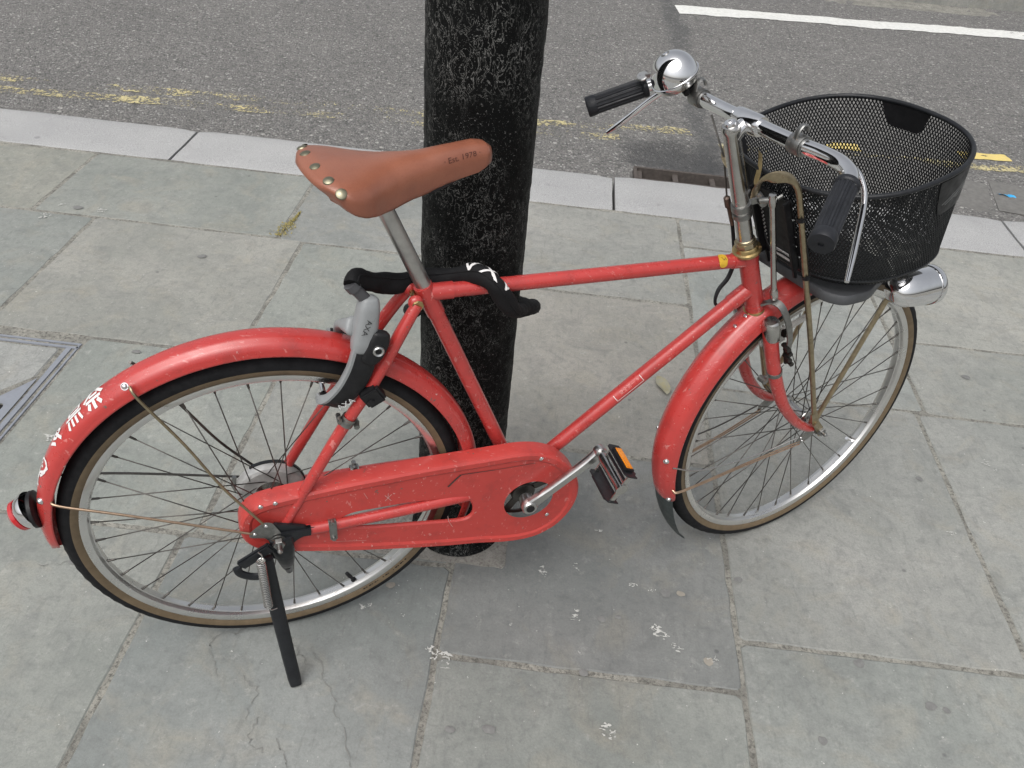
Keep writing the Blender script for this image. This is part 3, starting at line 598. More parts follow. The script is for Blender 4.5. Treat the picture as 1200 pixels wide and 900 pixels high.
# --- wheels
def wheel(name, Mh, nsp, drum, seed, label):
    wl = link(name, None, bike, Mh)
    prof = [(.3015, -.0140), (.3025, -.0130), (.3015, -.0120), (.2985, -.0118), (.2975, -.0125)]
    rp = [(.3020, .0118), (.3022, .0140), (.2995, .0146), (.2965, .0138), (.2930, .0134), (.2905, .0122), (.2888, .0085), (.2880, .0060), (.2866, .0050), (.2866, -.0050), (.2880, -.0060), (.2888, -.0085), (.2905, -.0122), (.2930, -.0134), (.2965, -.0138), (.2995, -.0146), (.3022, -.0140), (.3020, -.0118), (.296, -.0100), (.296, .0100), (.3020, .0118)]
    part('rim', lathe(rp, axis=Y3, n=128), RIM, wl, Mh, center=False, sharp=28)
    tp = []; tm = []
    half = [(.3005, .0116), (.3030, .0132), (.3060, .0152), (.3095, .0166), (.3125, .0174), (.3145, .0177), (.3175, .0179), (.3215, .0176), (.3255, .0160), (.3290, .0132), (.3320, .0096), (.3342, .0056), (.3350, .0018)]
    full = half + [(r, -y) for r, y in half[::-1]]
    ms = [1 if (full[i][0] + full[i + 1][0]) / 2 < .3138 else 0 for i in range(len(full) - 1)]
    V, F, mi = lathe(full, axis=Y3, n=160, mats=ms)
    # shallow tread: every second ring segment steps in a little on the shoulders
    L = len(full); V = [np.array(v) for v in V]
    for i in range(160):
        for j, (r, y) in enumerate(full):
            if .3275 < r < .3345 and (i % 2): V[i * L + j] *= np.array([1 - .0035, 1, 1 - .0035])
    part('tyre', (V, F, mi), [RUBBER, TAN], wl, Mh, center=False, sharp=50)
    fl = .030 if not drum else .033; rf = .0185 if not drum else .030
    hubp = [(.0045, -.062), (.0065, -.062), (.0065, -.048), (.0135, -.046), (.0145, -.040), (.0100, -.037), (rf + .003, -fl - .0018), (rf + .004, -fl), (rf + .003, -fl + .002), (.0145, -fl + .006), (.0125, 0), (.0145, fl - .006), (rf + .003, fl - .002), (rf + .004, fl), (rf + .003, fl + .0018), (.010, .037), (.0145, .040), (.0135, .046), (.0065, .048), (.0065, .062), (.0045, .062)]
    part('hub', lathe(hubp, axis=Y3, n=32), CHROME_D, wl, Mh, center=False, sharp=30)
    me = None; rnd = np.random.default_rng(seed)
    for i in range(nsp):
        th = 2 * PI * (i + .5) / nsp; side = -1 if i % 2 else 1; pair = (i // 2) % 2; hb = th + (1.12 if pair else -1.12)
        p0 = Vector((rf * math.cos(hb), side * (fl + .0022 * (1 if pair else -1)), rf * math.sin(hb))); p1 = Vector((.2872 * math.cos(th), side * .0022, .2872 * math.sin(th)))
        ln = (p1 - p0).length
        if me is None:
            V, F = join(tube([(0, 0, 0), (0, 0, ln)], .00105, 6), tube([(0, 0, ln - .014), (0, 0, ln - .012), (0, 0, ln - .002), (0, 0, ln + .003)], [.0011, .0019, .0021, .0030], 8))
            me = mesh('spoke', V, F, DSPOKE)
        z = (p1 - p0).normalized(); x = Vector((0, 1, 0)).cross(z).normalized(); y = z.cross(x)
        link('spoke', me, wl, Mh @ Matrix(((x.x, y.x, z.x, p0.x), (x.y, y.y, z.y, p0.y), (x.z, y.z, z.z, p0.z), (0, 0, 0, 1))))
    return wl
Mr = B @ Matrix.Rotation(math.radians(3), 4, 'Y'); rear = wheel('rear_wheel', Mr, 36, True, 1, '')
Mf = S @ Matrix.Translation(HS) @ Matrix.Rotation(math.radians(2), 4, 'Y'); front = wheel('front_wheel', Mf, 36, False, 2, '')
def polar(r, deg, y=0): a = math.radians(deg); return np.array([r * math.cos(a), y, r * math.sin(a)])
def valve(wl, Mh, deg, tip):
    a, b, c = polar(.2870, deg), polar(.272, deg), polar(.258, deg)
    part('valve', join(tube([a, b], [.0035, .0032], 10), tube([b, c], [.0042, .0036], 10), tube([polar(.287, deg), polar(.2835, deg)], .0055, 10)), tip, wl, Mh)
valve(rear, B, math.degrees(math.atan2(-.255, .128)), BLACK); valve(front, S @ Matrix.Translation(HS), -58, CHROME)
for k in range(17):
    a_ = -62 + k * 1.25; w_ = [.9, .5, 1.0, .4, .8, .3][k % 6]
    if k in (6, 10): continue
    q_ = [polar(.3055 + dr, a_ + da, -.01565 - .0009 * (dr > 0)) for dr, da in ((0, 0), (.0052, 0), (.0052, w_), (0, w_))]
    part('tyre_marking', ([(p_[0], p_[1], p_[2]) for p_ in q_], [(0, 1, 2, 3)]), RUBBER, rear, B, smooth=False)
# drum of the rear brake on the far side
part('brake_drum', lathe([(.0001, .030), (.030, .030), (.052, .031), (.057, .034), (.059, .040), (.0595, .052), (.057, .0545), (.052, .055), (.050, .0525), (.030, .0515), (.012, .056), (.0001, .056)], axis=Y3, n=64), DRUM, rear, B, center=False, sharp=25)
part('drum_band', lathe([(.0595, .046), (.0615, .046), (.0615, .052), (.0595, .052), (.0595, .046)], axis=Y3, n=40, a0=math.radians(60), a1=math.radians(330)), BLACKM, rear, B, center=False)
part('brake_lever_arm', tube([(-.052, .055, -.02), (-.062, .055, .012), (-.058, .056, .03)], [.006, .005, .004], 8), STEEL, rear, B)

# --- frame
fr_ = []
ST0, ST1 = np.array([.2662, 0, .417]), np.array([BBX, 0, BBZ])
TT0, TT1 = np.array([.268, 0, .411]), np.array([.836, 0, .402])
HT0, HT1 = np.array([1.005 - .2925 * .418, 0, .2925]), np.array([1.005 - .418 * .418, 0, .418])
DT1 = np.array([.868, 0, .351])
bp_('frame', tube([ST0 + (ST0 - ST1) * .02, ST1], .0128, 24), RED)
bp_('top_tube', join(tube([TT0, TT1], .0122, 24), tube([TT0, TT0 + (TT1 - TT0) * .075], .0138, 24), tube([TT1 - (TT1 - TT0) * .055, TT1], .0137, 24)), RED)
bp_('down_tube', join(tube([ST1, DT1], .0132, 24), tube([DT1 - (DT1 - ST1) * .10, DT1], .0147, 24)), RED)
bp_('head_tube', join(tube([HT0, HT1], .0170, 28), tube([HT0, HT0 + (HT1 - HT0) * .12], .0180, 28), tube([HT1 - (HT1 - HT0) * .1, HT1], .0180, 28)), RED)
seat_lug = join(tube([ST0 + (ST0 - ST1) * .018, ST0 + (ST1 - ST0) * .10], .0146, 24), sphere((.2480, -.019, .4085), .0118, 16, (1, .8, 1)), sphere((.2480, .019, .4085), .0118, 16, (1, .8, 1)))
bp_('seat_lug', seat_lug, RED)
bp_('lug_bolt', join(cyl((.2495, -.026, .4075), (.2495, .026, .4075), .0048, 12), lathe([(.0001, 0), (.0085, 0), (.0095, .002), (.0075, .004), (.0001, .004)], (.2495, -.030, .4075), (0, 1, 0), 8)), GOLD)
for s in (-1, 1):
    pts = [(.2495, s * .024, .4075), (.222, s * .034, .366), (.180, s * .044, .293), (.120, s * .047, .196), (.058, s * .050, .086), (.014, s * .052, .006)]
    bp_('seat_stay', tube(smooth_path(pts, 6), [.0090, .0102, .0100, .0098, .0094, .0090], 16), RED)
    pts = [(.012, s * .058, -.006), (.05, s * .058, -.011), (.14, s * .057, -.012), (.25, s * .053, -.012), (.335, s * .046, -.015), (.44, s * .022, -.036)]
    bp_('chain_stay', tube(smooth_path(pts, 6), [.0085, .0105, .0105, .0110, .0115, .0115], 16), RED)
bp_('bottom_bracket', lathe([(.0001, -.036), (.019, -.036), (.0205, -.034), (.0205, .034), (.019, .036), (.0001, .036)], (BBX, 0, BBZ), Y3, 32), RED)
for i, (q, l_) in enumerate((((.132, -.047, .217), 0), ((.150, .05, .0), 1))):
    q = np.array(q); axd = np.array([.52, 0, .85]) if i == 0 else np.array([1., 0, 0])
    ringp = lathe([(.0106, -.008), (.0122, -.008), (.0122, .008), (.0106, .008), (.0106, -.008)], q, axd, 20)
    nn = np.cross(axd, Y3)
    bp_('frame_clip', join(ringp, box(q + nn * .016, (.006, .010, .014), bev=.001), cyl(q + nn * .016 + np.array([0, -.012, 0]), q + nn * .016 + np.array([0, .008, 0]), .004, 10), cyl(q - nn * .015 + np.array([0, -.012, 0]), q - nn * .015 + np.array([0, .008, 0]), .0045, 10), box(q - nn * .015, (.011, .006, .011), bev=.002)), STEEL)
# rear dropout: black stamped plates, axle, nuts, stay brackets
for s in (-1, 1):
    ol = smooth_loop([(-.012, .012), (-.004, .026), (.010, .020), (.028, .014), (.050, .004), (.052, -.016), (.034, -.022), (.020, -.034), (.010, -.060), (-.004, -.066), (-.018, -.060), (-.016, -.034), (-.012, -.012)], 48, 1)
    V, F = plate(ol, [], 0, 0); n = len(V)
    VV = [(x, s * .060, z) for x, z in V] + [(x, s * .0655, z) for x, z in V]; FF = [f for f in F] + [tuple(i + n for i in f[::-1]) for f in F]
    k = len(ol)
    for i in range(k): j = (i + 1) % k; FF.append((i, j, j + n, i + n))
    bp_('dropout', (VV, FF), BLACKM, smooth=False)
bp_('axle', join(cyl((0, -.094, -.012), (0, .094, -.012), .0048, 16)), STEEL)
for s in (-1, 1):
    bp_('axle_nut', join(lathe([(.0001, .0), (.0095, .0), (.0105, .002), (.0105, .009), (.0095, .010), (.0001, .010)], (0, s * .0775 - .005, -.012), Y3, 6), lathe([(.005, 0), (.0125, 0), (.0125, .002), (.005, .002)], (0, s * .0705 - .001, -.012), Y3, 24), sphere((0, s * .094, -.012), .0048, 10)), STEEL, sharp=30)
    V, F = plate(smooth_loop([(.010, -.020), (.006, .004), (-.006, .034), (-.018, .038), (-.028, .032), (-.044, .018), (-.046, .006), (-.034, .002), (-.020, -.002), (-.010, -.022)], 40, 1), [], 0, 0)
    bp_('stay_bracket', ([(x, s * .068, z) for x, z in V], F), STEEL, smooth=False)
    for q in ((-.016, .028), (-.036, .013)): bp_('rivet', sphere((q[0], s * .069, q[1]), .0035, 10, (1, .5, 1)), CHROME)
# --- chaincase
case_o = [(-.060, .028), (-.050, .054), (-.028, .069), (.011, .074), (.060, .0775), (.133, .0815), (.256, .084), (.385, .082), (.430, .082), (.470, .074), (.508, .054), (.542, .014), (.562, -.032), (.564, -.073), (.552, -.111), (.526, -.145), (.488, -.165), (.453, -.168), (.413, -.163), (.364, -.150), (.304, -.140), (.229, -.124), (.123, -.098), (.005, -.063), (-.040, -.043), (-.060, -.010)]
case_o = smooth_loop(case_o, 130, 2)
slot = smooth_loop([(.070, -.018), (.129, .008), (.230, .006), (.325, -.006), (.340, -.012), (.352, -.036), (.354, -.060), (.342, -.074), (.318, -.073), (.177, -.048), (.106, -.033)], 60, 1)
hole = [(.459 + .049 * math.cos(a), -.050 + .049 * math.sin(a)) for a in np.linspace(0, 2 * PI, 40, endpoint=False)]
def case():
    YF, YB = -.058, -.026
    lo = offset_loop(case_o, .0); l1 = offset_loop(case_o, -.002); l2 = offset_loop(case_o, -.006); l3 = offset_loop(case_o, -.016); l4 = offset_loop(case_o, -.021)
    V = []; F = []; n = len(case_o); rings = [(lo, YB), (lo, YF + .010), (l1, YF + .0035), (l2, YF), (l3, YF), (l4, YF + .0028)]
    for L, y in rings: V += [(x, y, z) for x, z in L]
    for k in range(len(rings) - 1):
        for i in range(n): j = (i + 1) % n; F.append((k * n + i, k * n + j, (k + 1) * n + j, (k + 1) * n + i))
    v2, f2 = plate([tuple(p) for p in l4], [slot, hole], 0, 0); n0 = len(V); V += [(x, YF + .0028, z) for x, z in v2]; F += [tuple(i + n0 for i in f) for f in f2]
    for hl, dep in ((slot, .009), (hole, .008)):
        k = len(hl); n0 = len(V); ins = offset_loop(hl, -.003); V += [(x, YF + .0028, z) for x, z in hl] + [(x, YF + .006, z) for x, z in ins] + [(x, YF + dep, z) for x, z in ins]
        for r_ in range(2):
            for i in range(k): j = (i + 1) % k; F.append((n0 + r_ * k + i, n0 + r_ * k + j, n0 + (r_ + 1) * k + j, n0 + (r_ + 1) * k + i))
        return V, F
cc = bp_('chaincase', case(), RED2, sharp=24)
for q in ((-.020, .066), (.472, .060), (.004, .068), (.50, -.10)): part('case_screw', sphere((q[0], -.0585, q[1]), .0042, 10, (1, .5, 1)), CHROME, cc, B)
scr = []
for L_, w_ in (([(.299, .028), (.311, .042), (.322, .0535)], .0034), ([(.322, .0535), (.353, .052), (.385, .0502)], .0016), ([(.385, .0502), (.43, .0494), (.462, .049)], .0010)): scr.append(strokes_vf([L_], w_, .01))
part('case_scratch', ([(x, -.0561, z) for x, z, _ in join(*scr)[0]], join(*scr)[1]), mat('bare_dark_scratch', (.05, .035, .032), .6), cc, B, smooth=False)
scr = [strokes_vf([L_], w_, .01) for L_, w_ in (([(.301, -.051), (.303, -.066), (.311, -.084)], .0008), ([(.186, .036), (.197, .020)], .0010), ([(.198, .036), (.186, .022)], .0010), ([(.192, .040), (.191, .026)], .0008), ([(.095, -.060), (.150, -.074)], .0006), ([(.150, .052), (.156, .036)], .0006))]
part('pale_scratch', ([(x, -.0561, z) for x, z, _ in join(*scr)[0]], join(*scr)[1]), plain('pale_primer_scratch', (.50, .30, .28), .6), cc, B, smooth=False)
part('stay_clip', join(box((.092, -.0705, -.012), (.013, .0025, .050), bev=.001), lathe([(.0112, -.0065), (.0128, -.0065), (.0128, .0065), (.0112, .0065), (.0112, -.0065)], (.092, -.0575, -.0115), (1, 0, 0), 20), cyl((.092, -.075, .010), (.092, -.068, .010), .004, 10), cyl((.092, -.075, -.032), (.092, -.068, -.032), .004, 10)), STEEL, cc, B)
# chainring, axle, crank and pedals
bp_('chainring', join(*[lathe([(.052, -.038), (.060, -.038), (.060, -.035), (.052, -.035), (.052, -.038)], (BBX, 0, BBZ), Y3, 46)], *[box(np.array([BBX, -.0375, BBZ]) + .035 * np.array([math.cos(a), 0, math.sin(a)]), (.036, .003, .015), rot('Y', -math.degrees(a))) for a in np.radians([20, 92, 164, 236, 308])], lathe([(.0001, -.044), (.022, -.044), (.024, -.040), (.024, -.034), (.0001, -.034)], (BBX, 0, BBZ), Y3, 30)), mat('oily_chainring', (.10, .095, .09), .4, .9))
def crank(side, deg, parent=bike):
    a = math.radians(deg); e = np.array([math.cos(a), 0, math.sin(a)]); nrm = np.array([-math.sin(a), 0, math.cos(a)]); yb = side * .074; ye = side * .083; c = np.array([BBX, 0, BBZ])
    P = [c + e * t * .172 + np.array([0, yb + (ye - yb) * min(1, t * 1.4) ** .8, 0]) for t in np.linspace(0, 1, 14)]
    wd = np.interp(np.linspace(0, 1, 14), [0, .12, .3, .85, 1], [1.35, 1.1, .85, .78, 1.0])
    prof = [(.0105, .004), (.0105, -.004), (.008, -.0068), (-.008, -.0068), (-.0105, -.004), (-.0105, .004), (-.008, .0068), (.008, .0068)]
    arm = sweep(P, prof, up=nrm, scale=[(w_, 1.0) for w_ in wd])
    boss = lathe([(.0001, -.011), (.0130, -.011), (.0150, -.008), (.0155, .004), (.0125, .020), (.0001, .020)], c + np.array([0, yb, 0]), (0, -side, 0), 28)
    eye = lathe([(.0001, -.0075), (.0112, -.0075), (.0122, -.005), (.0122, .005), (.0112, .0075), (.0001, .0075)], c + e * .172 + np.array([0, ye, 0]), Y3, 22)
    o = bp_('crank', join(arm, boss, eye), ALU, sharp=40)
    part('crank_cap', lathe([(.0001, 0), (.0080, 0), (.0080, .0015), (.0001, .0015)], c + np.array([0, yb + side * .0108, 0]), (0, side, 0), 20), DARKIN, o, B)
    return c + e * .172 + np.array([0, ye, 0]), e
pe, ev = crank(-1, 44.5)
pe2, ev2 = crank(1, 223.5)
def pedal(c, side, tip, ref):
    """c axle root, body goes outwards along side*y, tilted by tip degrees about the axle"""
    Rm = rot('Y', tip); L = .098; o = np.array(c, float)
    def T(q): q = np.array(q, float); return o + Rm @ np.array([q[0], 0, q[2]]) + np.array([0, side * q[1], 0])
    pd = bp_('pedal', ([T(v) for v in tube([(0, .004, 0), (0, .012, 0), (0, .020, 0), (0, .088, 0), (0, .098, 0)], [.0085, .0085, .0105, .0095, .0115], 20)[0]], tube([(0, .004, 0), (0, .012, 0), (0, .020, 0), (0, .088, 0), (0, .098, 0)], [.0085, .0085, .0105, .0095, .0115], 20)[1]), CHROME_D)
    for s in (-1, 1):
        V, F = plate([(y, z) for y, z in [(.016, -.013), (.016, .009), (.020, .013), (.092, .013), (.098, .009), (.098, -.013), (.092, -.011), (.086, -.016), (.078, -.011), (.070, -.016), (.062, -.011), (.054, -.016), (.046, -.011), (.038, -.016), (.030, -.011), (.022, -.016)]], [], 0, 0)
        n = len(V); VV = [T((s * .030, y, z)) for y, z in V] + [T((s * .0325, y, z)) for y, z in V]; FF = list(F) + [tuple(i + n for i in f[::-1]) for f in F]
        for i in range(n): FF.append((i, (i + 1) % n, (i + 1) % n + n, i + n))
        part('pedal_cage', (VV, FF), BLACKM, pd, B, smooth=False)
        rb = box((s * .0355, .057, .0), (.005, .058, .019), bev=.001)
        part('reflector_holder', ([T(v) for v in rb[0]], rb[1]), BLACK, pd, B)
        if ref:
            rb = box((s * .0385, .057, .0), (.002, .050, .0135), bev=.0005); part('reflector', ([T(v) for v in rb[0]], rb[1]), AMBER, pd, B)
    for y in (.022, .094):
        rb = box((0, y, 0), (.062, .0035, .011), bev=.0012); part('pedal_end', ([T(v) for v in rb[0]], rb[1]), CHROME_D, pd, B)
    rb = join(*[box((s * .017, .056, .002), (.005, .072, .004), bev=.001) for s in (-1, 1)]); part('pedal_rail', ([T(v) for v in rb[0]], rb[1]), BLACKM, pd, B)
pedal(pe, -1, -65, True); pedal(pe2, 1, 40, True)

# --- mudguards
def guard_section(hw, h, re):
    """(y, r) across the guard, near edge to far edge, outer skin"""
    pts = [(1.02, -.10), (1.03, -.02), (1.0, .05), (.975, .22), (.91, .45), (.80, .64), (.66, .77), (.56, .825), (.48, .90), (.36, .965), (.18, .995), (0, 1.0)]
    L = [(-hw * a, re + h * b) for a, b in pts] + [(hw * a, re + h * b) for a, b in pts[::-1][1:]]; return L
def guard(name, Mg, a0, a1, ref, hf, wf, n=90, taper=6, mat_=RED):
    V = []; F = []; secs = []
    A = np.linspace(a0, a1, n)
    for i, a in enumerate(A):
        sec = guard_section(wf(a), hf(a), ref(a)); e = min(1, (a1 - a) / taper); k = math.sqrt(max(.02, 1 - (1 - e) ** 2))
        sec = [(y * k, r) for y, r in sec]; inner = [(y * (1 - .0012 / max(.004, abs(wf(a)))), r - .0012) for y, r in sec]; secs.append(sec + inner[::-1])
    m_ = len(secs[0])
    for a, s_ in zip(A, secs):
        for y, r in s_: V.append(polar(r, a, y))
    for i in range(n - 1):
        for j in range(m_): j2 = (j + 1) % m_; F.append((i * m_ + j, i * m_ + j2, (i + 1) * m_ + j2, (i + 1) * m_ + j))
    h_ = m_ // 2
    for i in (0, n - 1):
        for j in range(h_ - 1): F.append((i * m_ + j, i * m_ + j + 1, i * m_ + m_ - 2 - j, i * m_ + m_ - 1 - j))
    return bp_(name, (V, F), mat_, Mf=Mg, center=False, sharp=40)
ipl = lambda xs, ys: (lambda a: float(np.interp(a, xs, ys)))
r_re = ipl([-20, 5, 30, 55, 90, 125, 145, 162, 179], [.346, .346, .346, .348, .352, .349, .346, .342, .338])
r_h = ipl([-20, 60, 120, 150, 170, 179], [.023, .024, .024, .022, .018, .014]); r_w = ipl([-20, 60, 150, 170, 179], [.027, .028, .0275, .0235, .018])
rg = guard('rear_mudguard', B, -18, 181, r_re, r_h, r_w)
def on_guard(a, y, ref=r_re, hf=r_h, wf=r_w, lift=.0009):
    sec = guard_section(wf(a), hf(a), ref(a)); L = sec[2:-2]; ys = [q[0] for q in L]; rs = [q[1] for q in L]; r = float(np.interp(y, ys, rs))
    r2 = float(np.interp(y + .001, ys, rs)); nrm = np.array([-(r2 - r), .001]); nrm /= np.linalg.norm(nrm); return polar(r + lift * nrm[1], a, y + lift * nrm[0])
FG = S @ Matrix.Translation(HS)
f_re = ipl([60, 100, 120, 140, 150, 160, 172, 179], [.343, .345, .346, .346, .345, .343, .340, .337]); f_h = ipl([60, 150, 170, 179], [.030, .030, .022, .012]); f_w = ipl([60, 100, 160, 172, 179], [.030, .031, .031, .028, .022])
fg = guard('front_mudguard', FG, 70, 179.5, f_re, f_h, f_w, 80)
flp = []; FF = []
for i, t in enumerate(np.linspace(0, 1, 16)):
    a = 174 + 32 * t; hw = .029 * (1 - t ** 3.0) + .0015; r0 = .347 + .018 * t
    for j in range(-3, 4): flp.append(polar(r0 + .010 * (1 - (j / 3) ** 2) * (1 - .7 * t), a, hw * j / 3))
for i in range(15):
    for j in range(6): q = i * 7 + j; FF.append((q, q + 1, q + 8, q + 7))
bp_('mud_flap', (flp, FF), plain('dark_green_rubber_flap', (.030, .038, .038), .5, .3), Mf=FG)
def screw(parent, Mg, q, nrm, r=.0045):
    part('guard_screw', lathe([(.0001, .0035), (r * .55, .0032), (r * .9, .0018), (r, .0), (r * 1.3, .0), (r * 1.3, -.001)], q, nrm, 14), CHROME, parent, Mg)
for a in (118.3, 159.6):
    q = on_guard(a, -.0195); screw(rg, B, q, polar(.4, a, -.45) / 1)
for a in (155.0, 173.5):
    q = on_guard(a, -.022, f_re, f_h, f_w); screw(fg, FG, q, polar(.4, a, -.45))
for a in (104.5, 108.5):
    q = on_guard(a, -.004, f_re, f_h, f_w); screw(fg, FG, q, polar(1, a, 0), .0030)
for a in (148.0, 168.0):
    q = on_guard(a, .028, f_re, f_h, f_w); screw(fg, FG, q, polar(.3, a, .5))
# stays of the mudguards
for s, m_ in ((-1, BRASSY), (1, DSPOKE)):
    yy = s * .032
    bp_('guard_stay', tube(smooth_path([(-.167, yy * .86, .329), (-.158, s * .037, .309), (-.111, s * .044, .213), (-.070, s * .055, .120), (-.020, s * .067, .034)], 6), .0024, 8), m_, label='tarnished flat upper stay of the rear mudguard' if s < 0 else None)
for s, m_ in ((-1, LSPOKE), (1, DSPOKE)):
    bp_('guard_stay', tube(smooth_path([(-.318, s * .024, .125), (-.308, s * .034, .121), (-.217, s * .047, .088), (-.040, s * .067, .014)], 5), .0022, 8), m_)
MS = FG
for s, m_ in ((-1, LSPOKE), (1, LSPOKE)):
    for k, z0 in ((0, 0.0), (1, .004)):
        bp_('guard_stay', tube(smooth_path([(-.338, s * .0275, .068 - z0), (-.320, s * .037, .060 - z0), (-.17, s * .047, .022 - z0 * 1.5), (-.046, s * .060, -.006 - z0 * 2)], 5), .0017, 8), m_, Mf=MS)
    bp_('guard_stay', tube(smooth_path([(-.330, s * .030, .130), (-.305, s * .040, .112), (-.17, s * .050, .050), (-.05, s * .060, .012)] if s > 0 else [(-.325, s * .030, .135), (-.27, s * .040, .085), (-.15, s * .050, .032), (-.05, s * .060, .010)], 5), .0017, 8), DSPOKE if s > 0 else CHROME_D, Mf=MS)
    V, F = plate(smooth_loop([(.008, .006), (.004, -.010), (-.024, -.016), (-.048, -.014), (-.054, -.002), (-.046, .010), (-.026, .012), (-.010, .010)], 30, 1), [], 0, 0)
    bp_('stay_bracket', ([(x, s * .0605, z) for x, z in V], F), STEEL, Mf=MS, smooth=False)
    for q in ((-.042, .004), (-.040, -.008)): bp_('rivet', sphere((q[0], s * .0615, q[1]), .003, 10, (1, .5, 1)), CHROME, Mf=MS)
# white writing and sailing-boat-like emblem on the rear mudguard
def guard_text(name, a_c, y_c, size, fn, mat_, flip=1, sx=1.0):
    V, F = fn
    out = []
    for x, y, *_ in V:
        xx, yy = x * size * sx, y * size; a = a_c - math.degrees(xx / .372) * flip; out.append(on_guard(a, y_c + yy, lift=.0008))
    part(name, (out, F), mat_, rg, B, smooth=False)
guard_text('white_lettering', 126.6, -.0005, .040, strokes_vf([[(-.02, .5), (.0, .36)], [(-.46, .30), (.46, .30)], [(-.05, .34), (-.46, -.10)], [(.05, .34), (.46, -.08)], [(-.20, .02), (.20, .02)], [(-.36, -.18), (.36, -.18)], [(0, -.18), (0, -.52)], [(-.20, -.28), (-.30, -.46)], [(.20, -.28), (.32, -.46)]], .135), WHITE, 1, 1.0)
guard_text('white_lettering', 133.2, .0010, .040, strokes_vf([[(-.46, .40), (.46, .40)], [(-.32, .22), (.32, .22)], [(-.32, .22), (-.32, .0)], [(.32, .22), (.32, .0)], [(-.32, .0), (.32, .0)], [(-.46, -.14), (.46, -.14)], [(-.30, -.24), (-.42, -.5)], [(-.10, -.24), (-.14, -.5)], [(.12, -.24), (.10, -.5)], [(.32, -.24), (.40, -.5)]], .11), WHITE, 1, .95)
guard_text('white_lettering', 141.0, -.001, .025, strokes_vf([[(-.45, .35), (.1, .5), (.5, .1), (.1, -.25), (-.2, .0), (.0, .3), (.5, -.55)], [(-.1, -.5), (-.5, -.1)]], .18), WHITE, 1, 1.1)
emb = [[(-.9, .15), (-.5, .55), (.1, .62), (.7, .35), (1.35, .5)], [(-.9, .15), (-1.0, -.2), (-.7, -.5), (-.2, -.35), (.2, .0), (.9, .1), (1.25, -.15)], [(.1, .55), (.5, .05), (1.0, .35)], [(-.75, -.42), (-.2, -.42), (.4, -.15)]]
guard_text('white_emblem', 151.0, -.0075, .0235, strokes_vf(emb, .15), WHITE, -1, 1.0)
guard_text('white_emblem', 151.0, -.0075, .0235, join(*[blob_poly(x, y, .09, .09, 7, .1) for x, y in ((-.6, .1), (-.4, .25), (-.45, -.1), (-.2, .12))]), WHITE, -1, 1.0)
# rear lamp
LA = (-.93, 0, -.10); LB = (-.84, 0, -.42); bp_('rear_lamp', lathe([(.0300, .0), (.0295, .006), (.0270, .013), (.0235, .018), (.0001, .0185)], (-.3550, 0, .091), LB, 36), CHROME)
tl = bp_('lamp_base', lathe([(.0001, .0), (.026, .0), (.0300, .002), (.0300, .007), (.028, .009), (.0001, .0135)], (-.3475, 0, .090), LA, 36), BLACK)
part('red_reflector', lathe([(.0238, .0), (.0262, -.0005), (.0262, .006), (.0200, .012), (.0001, .0145)], (-.3700, 0, .0840), LB, 36), REDLENS, tl, B)

# --- kickstand
KS = [np.array([-.027, -.080, -.040]), np.array([-.021, -.1045, -.138]), np.array([-.015, -.1290, -.236]), np.array([-.009, -.1520, -.328])]
bp_('kickstand', sweep(smooth_path(KS, 5), [(.0145, .006), (.0145, -.004), (.010, -.010), (-.010, -.010), (-.0145, -.004), (-.0145, .006), (-.010, .010), (.010, .010)], up=(1, 0, 0), scale=np.interp(np.linspace(0, 1, 16), [0, .5, .95, 1], [.95, .85, .80, .7])), BLACKM, sharp=50)
bp_('stand_bracket', join(tube(smooth_path([(.004, -.068, -.008), (.006, -.068, -.045), (.008, -.060, -.085), (.008, -.045, -.118)], 5), [.020, .0185, .013, .009], 16, flat=.5), box((.030, -.064, -.006), (.062, .012, .026), rot('Y', 4), .006), box((-.040, -.075, -.034), (.066, .010, .022), rot('Y', -32), .003), tube(smooth_path([(-.074, -.078, -.052), (-.070, -.080, -.066), (-.052, -.082, -.078), (-.034, -.084, -.078), (-.020, -.084, -.070)], 5), .0075, 10, flat=.6), tube([(.008, -.045, -.112), (.010, -.036, -.140)], [.009, .006], 10)), BLACKM)
hel = [(-.033 - .0 * t + .0068 * math.cos(2 * PI * 26 * t), -.098 - .020 * t + .0068 * math.sin(2 * PI * 26 * t), -.022 - .098 * t) for t in np.linspace(0, 1, 26 * 12)]
bp_('stand_spring', join(tube(hel, .0013, 5), tube(smooth_path([(-.033, -.098, -.022), (-.030, -.094, -.014), (-.035, -.092, -.006)], 4), .0013, 6), tube(smooth_path([(-.033, -.118, -.120), (-.030, -.122, -.128), (-.020, -.116, -.135)], 4), .0013, 6)), CHROME_D)

# --- saddle
SD = B @ Matrix.Translation((.100, .003, 0)) @ Matrix.Rotation(math.radians(12), 4, 'Z')
LS = .284
s_hw0 = ipl([0, .015, .035, .065, .10, .15, .22, .32, .42, .52, .65, .8, .92, 1], [.050, .062, .0715, .0795,   .0840, .0840, .0765, .059, .0440, .0335, .0265, .0228, .0222, .0222])
s_hw = lambda u: s_hw0(u) * (math.sqrt(max(.004, 1 - ((u - .93) / .07) ** 2)) if u > .93 else 1)
s_top = ipl([0, .02, .08, .2, .4, .6, .8, .90, .96, 1], [.622, .628, .632, .630, .624, .621, .624, .625, .621, .612])
s_drop = ipl([0, .03, .08, .15, .3, .42, .55, .7, .9, 1], [.018, .025, .033, .037, .041, .044, .042, .036, .031, .014])
V = []; F = []; NU, NV = 60, 33
us = np.r_[np.linspace(0, .9, 46), .9 + .1 * np.sin(np.linspace(0, 1, 15)[1:] * PI / 2)]
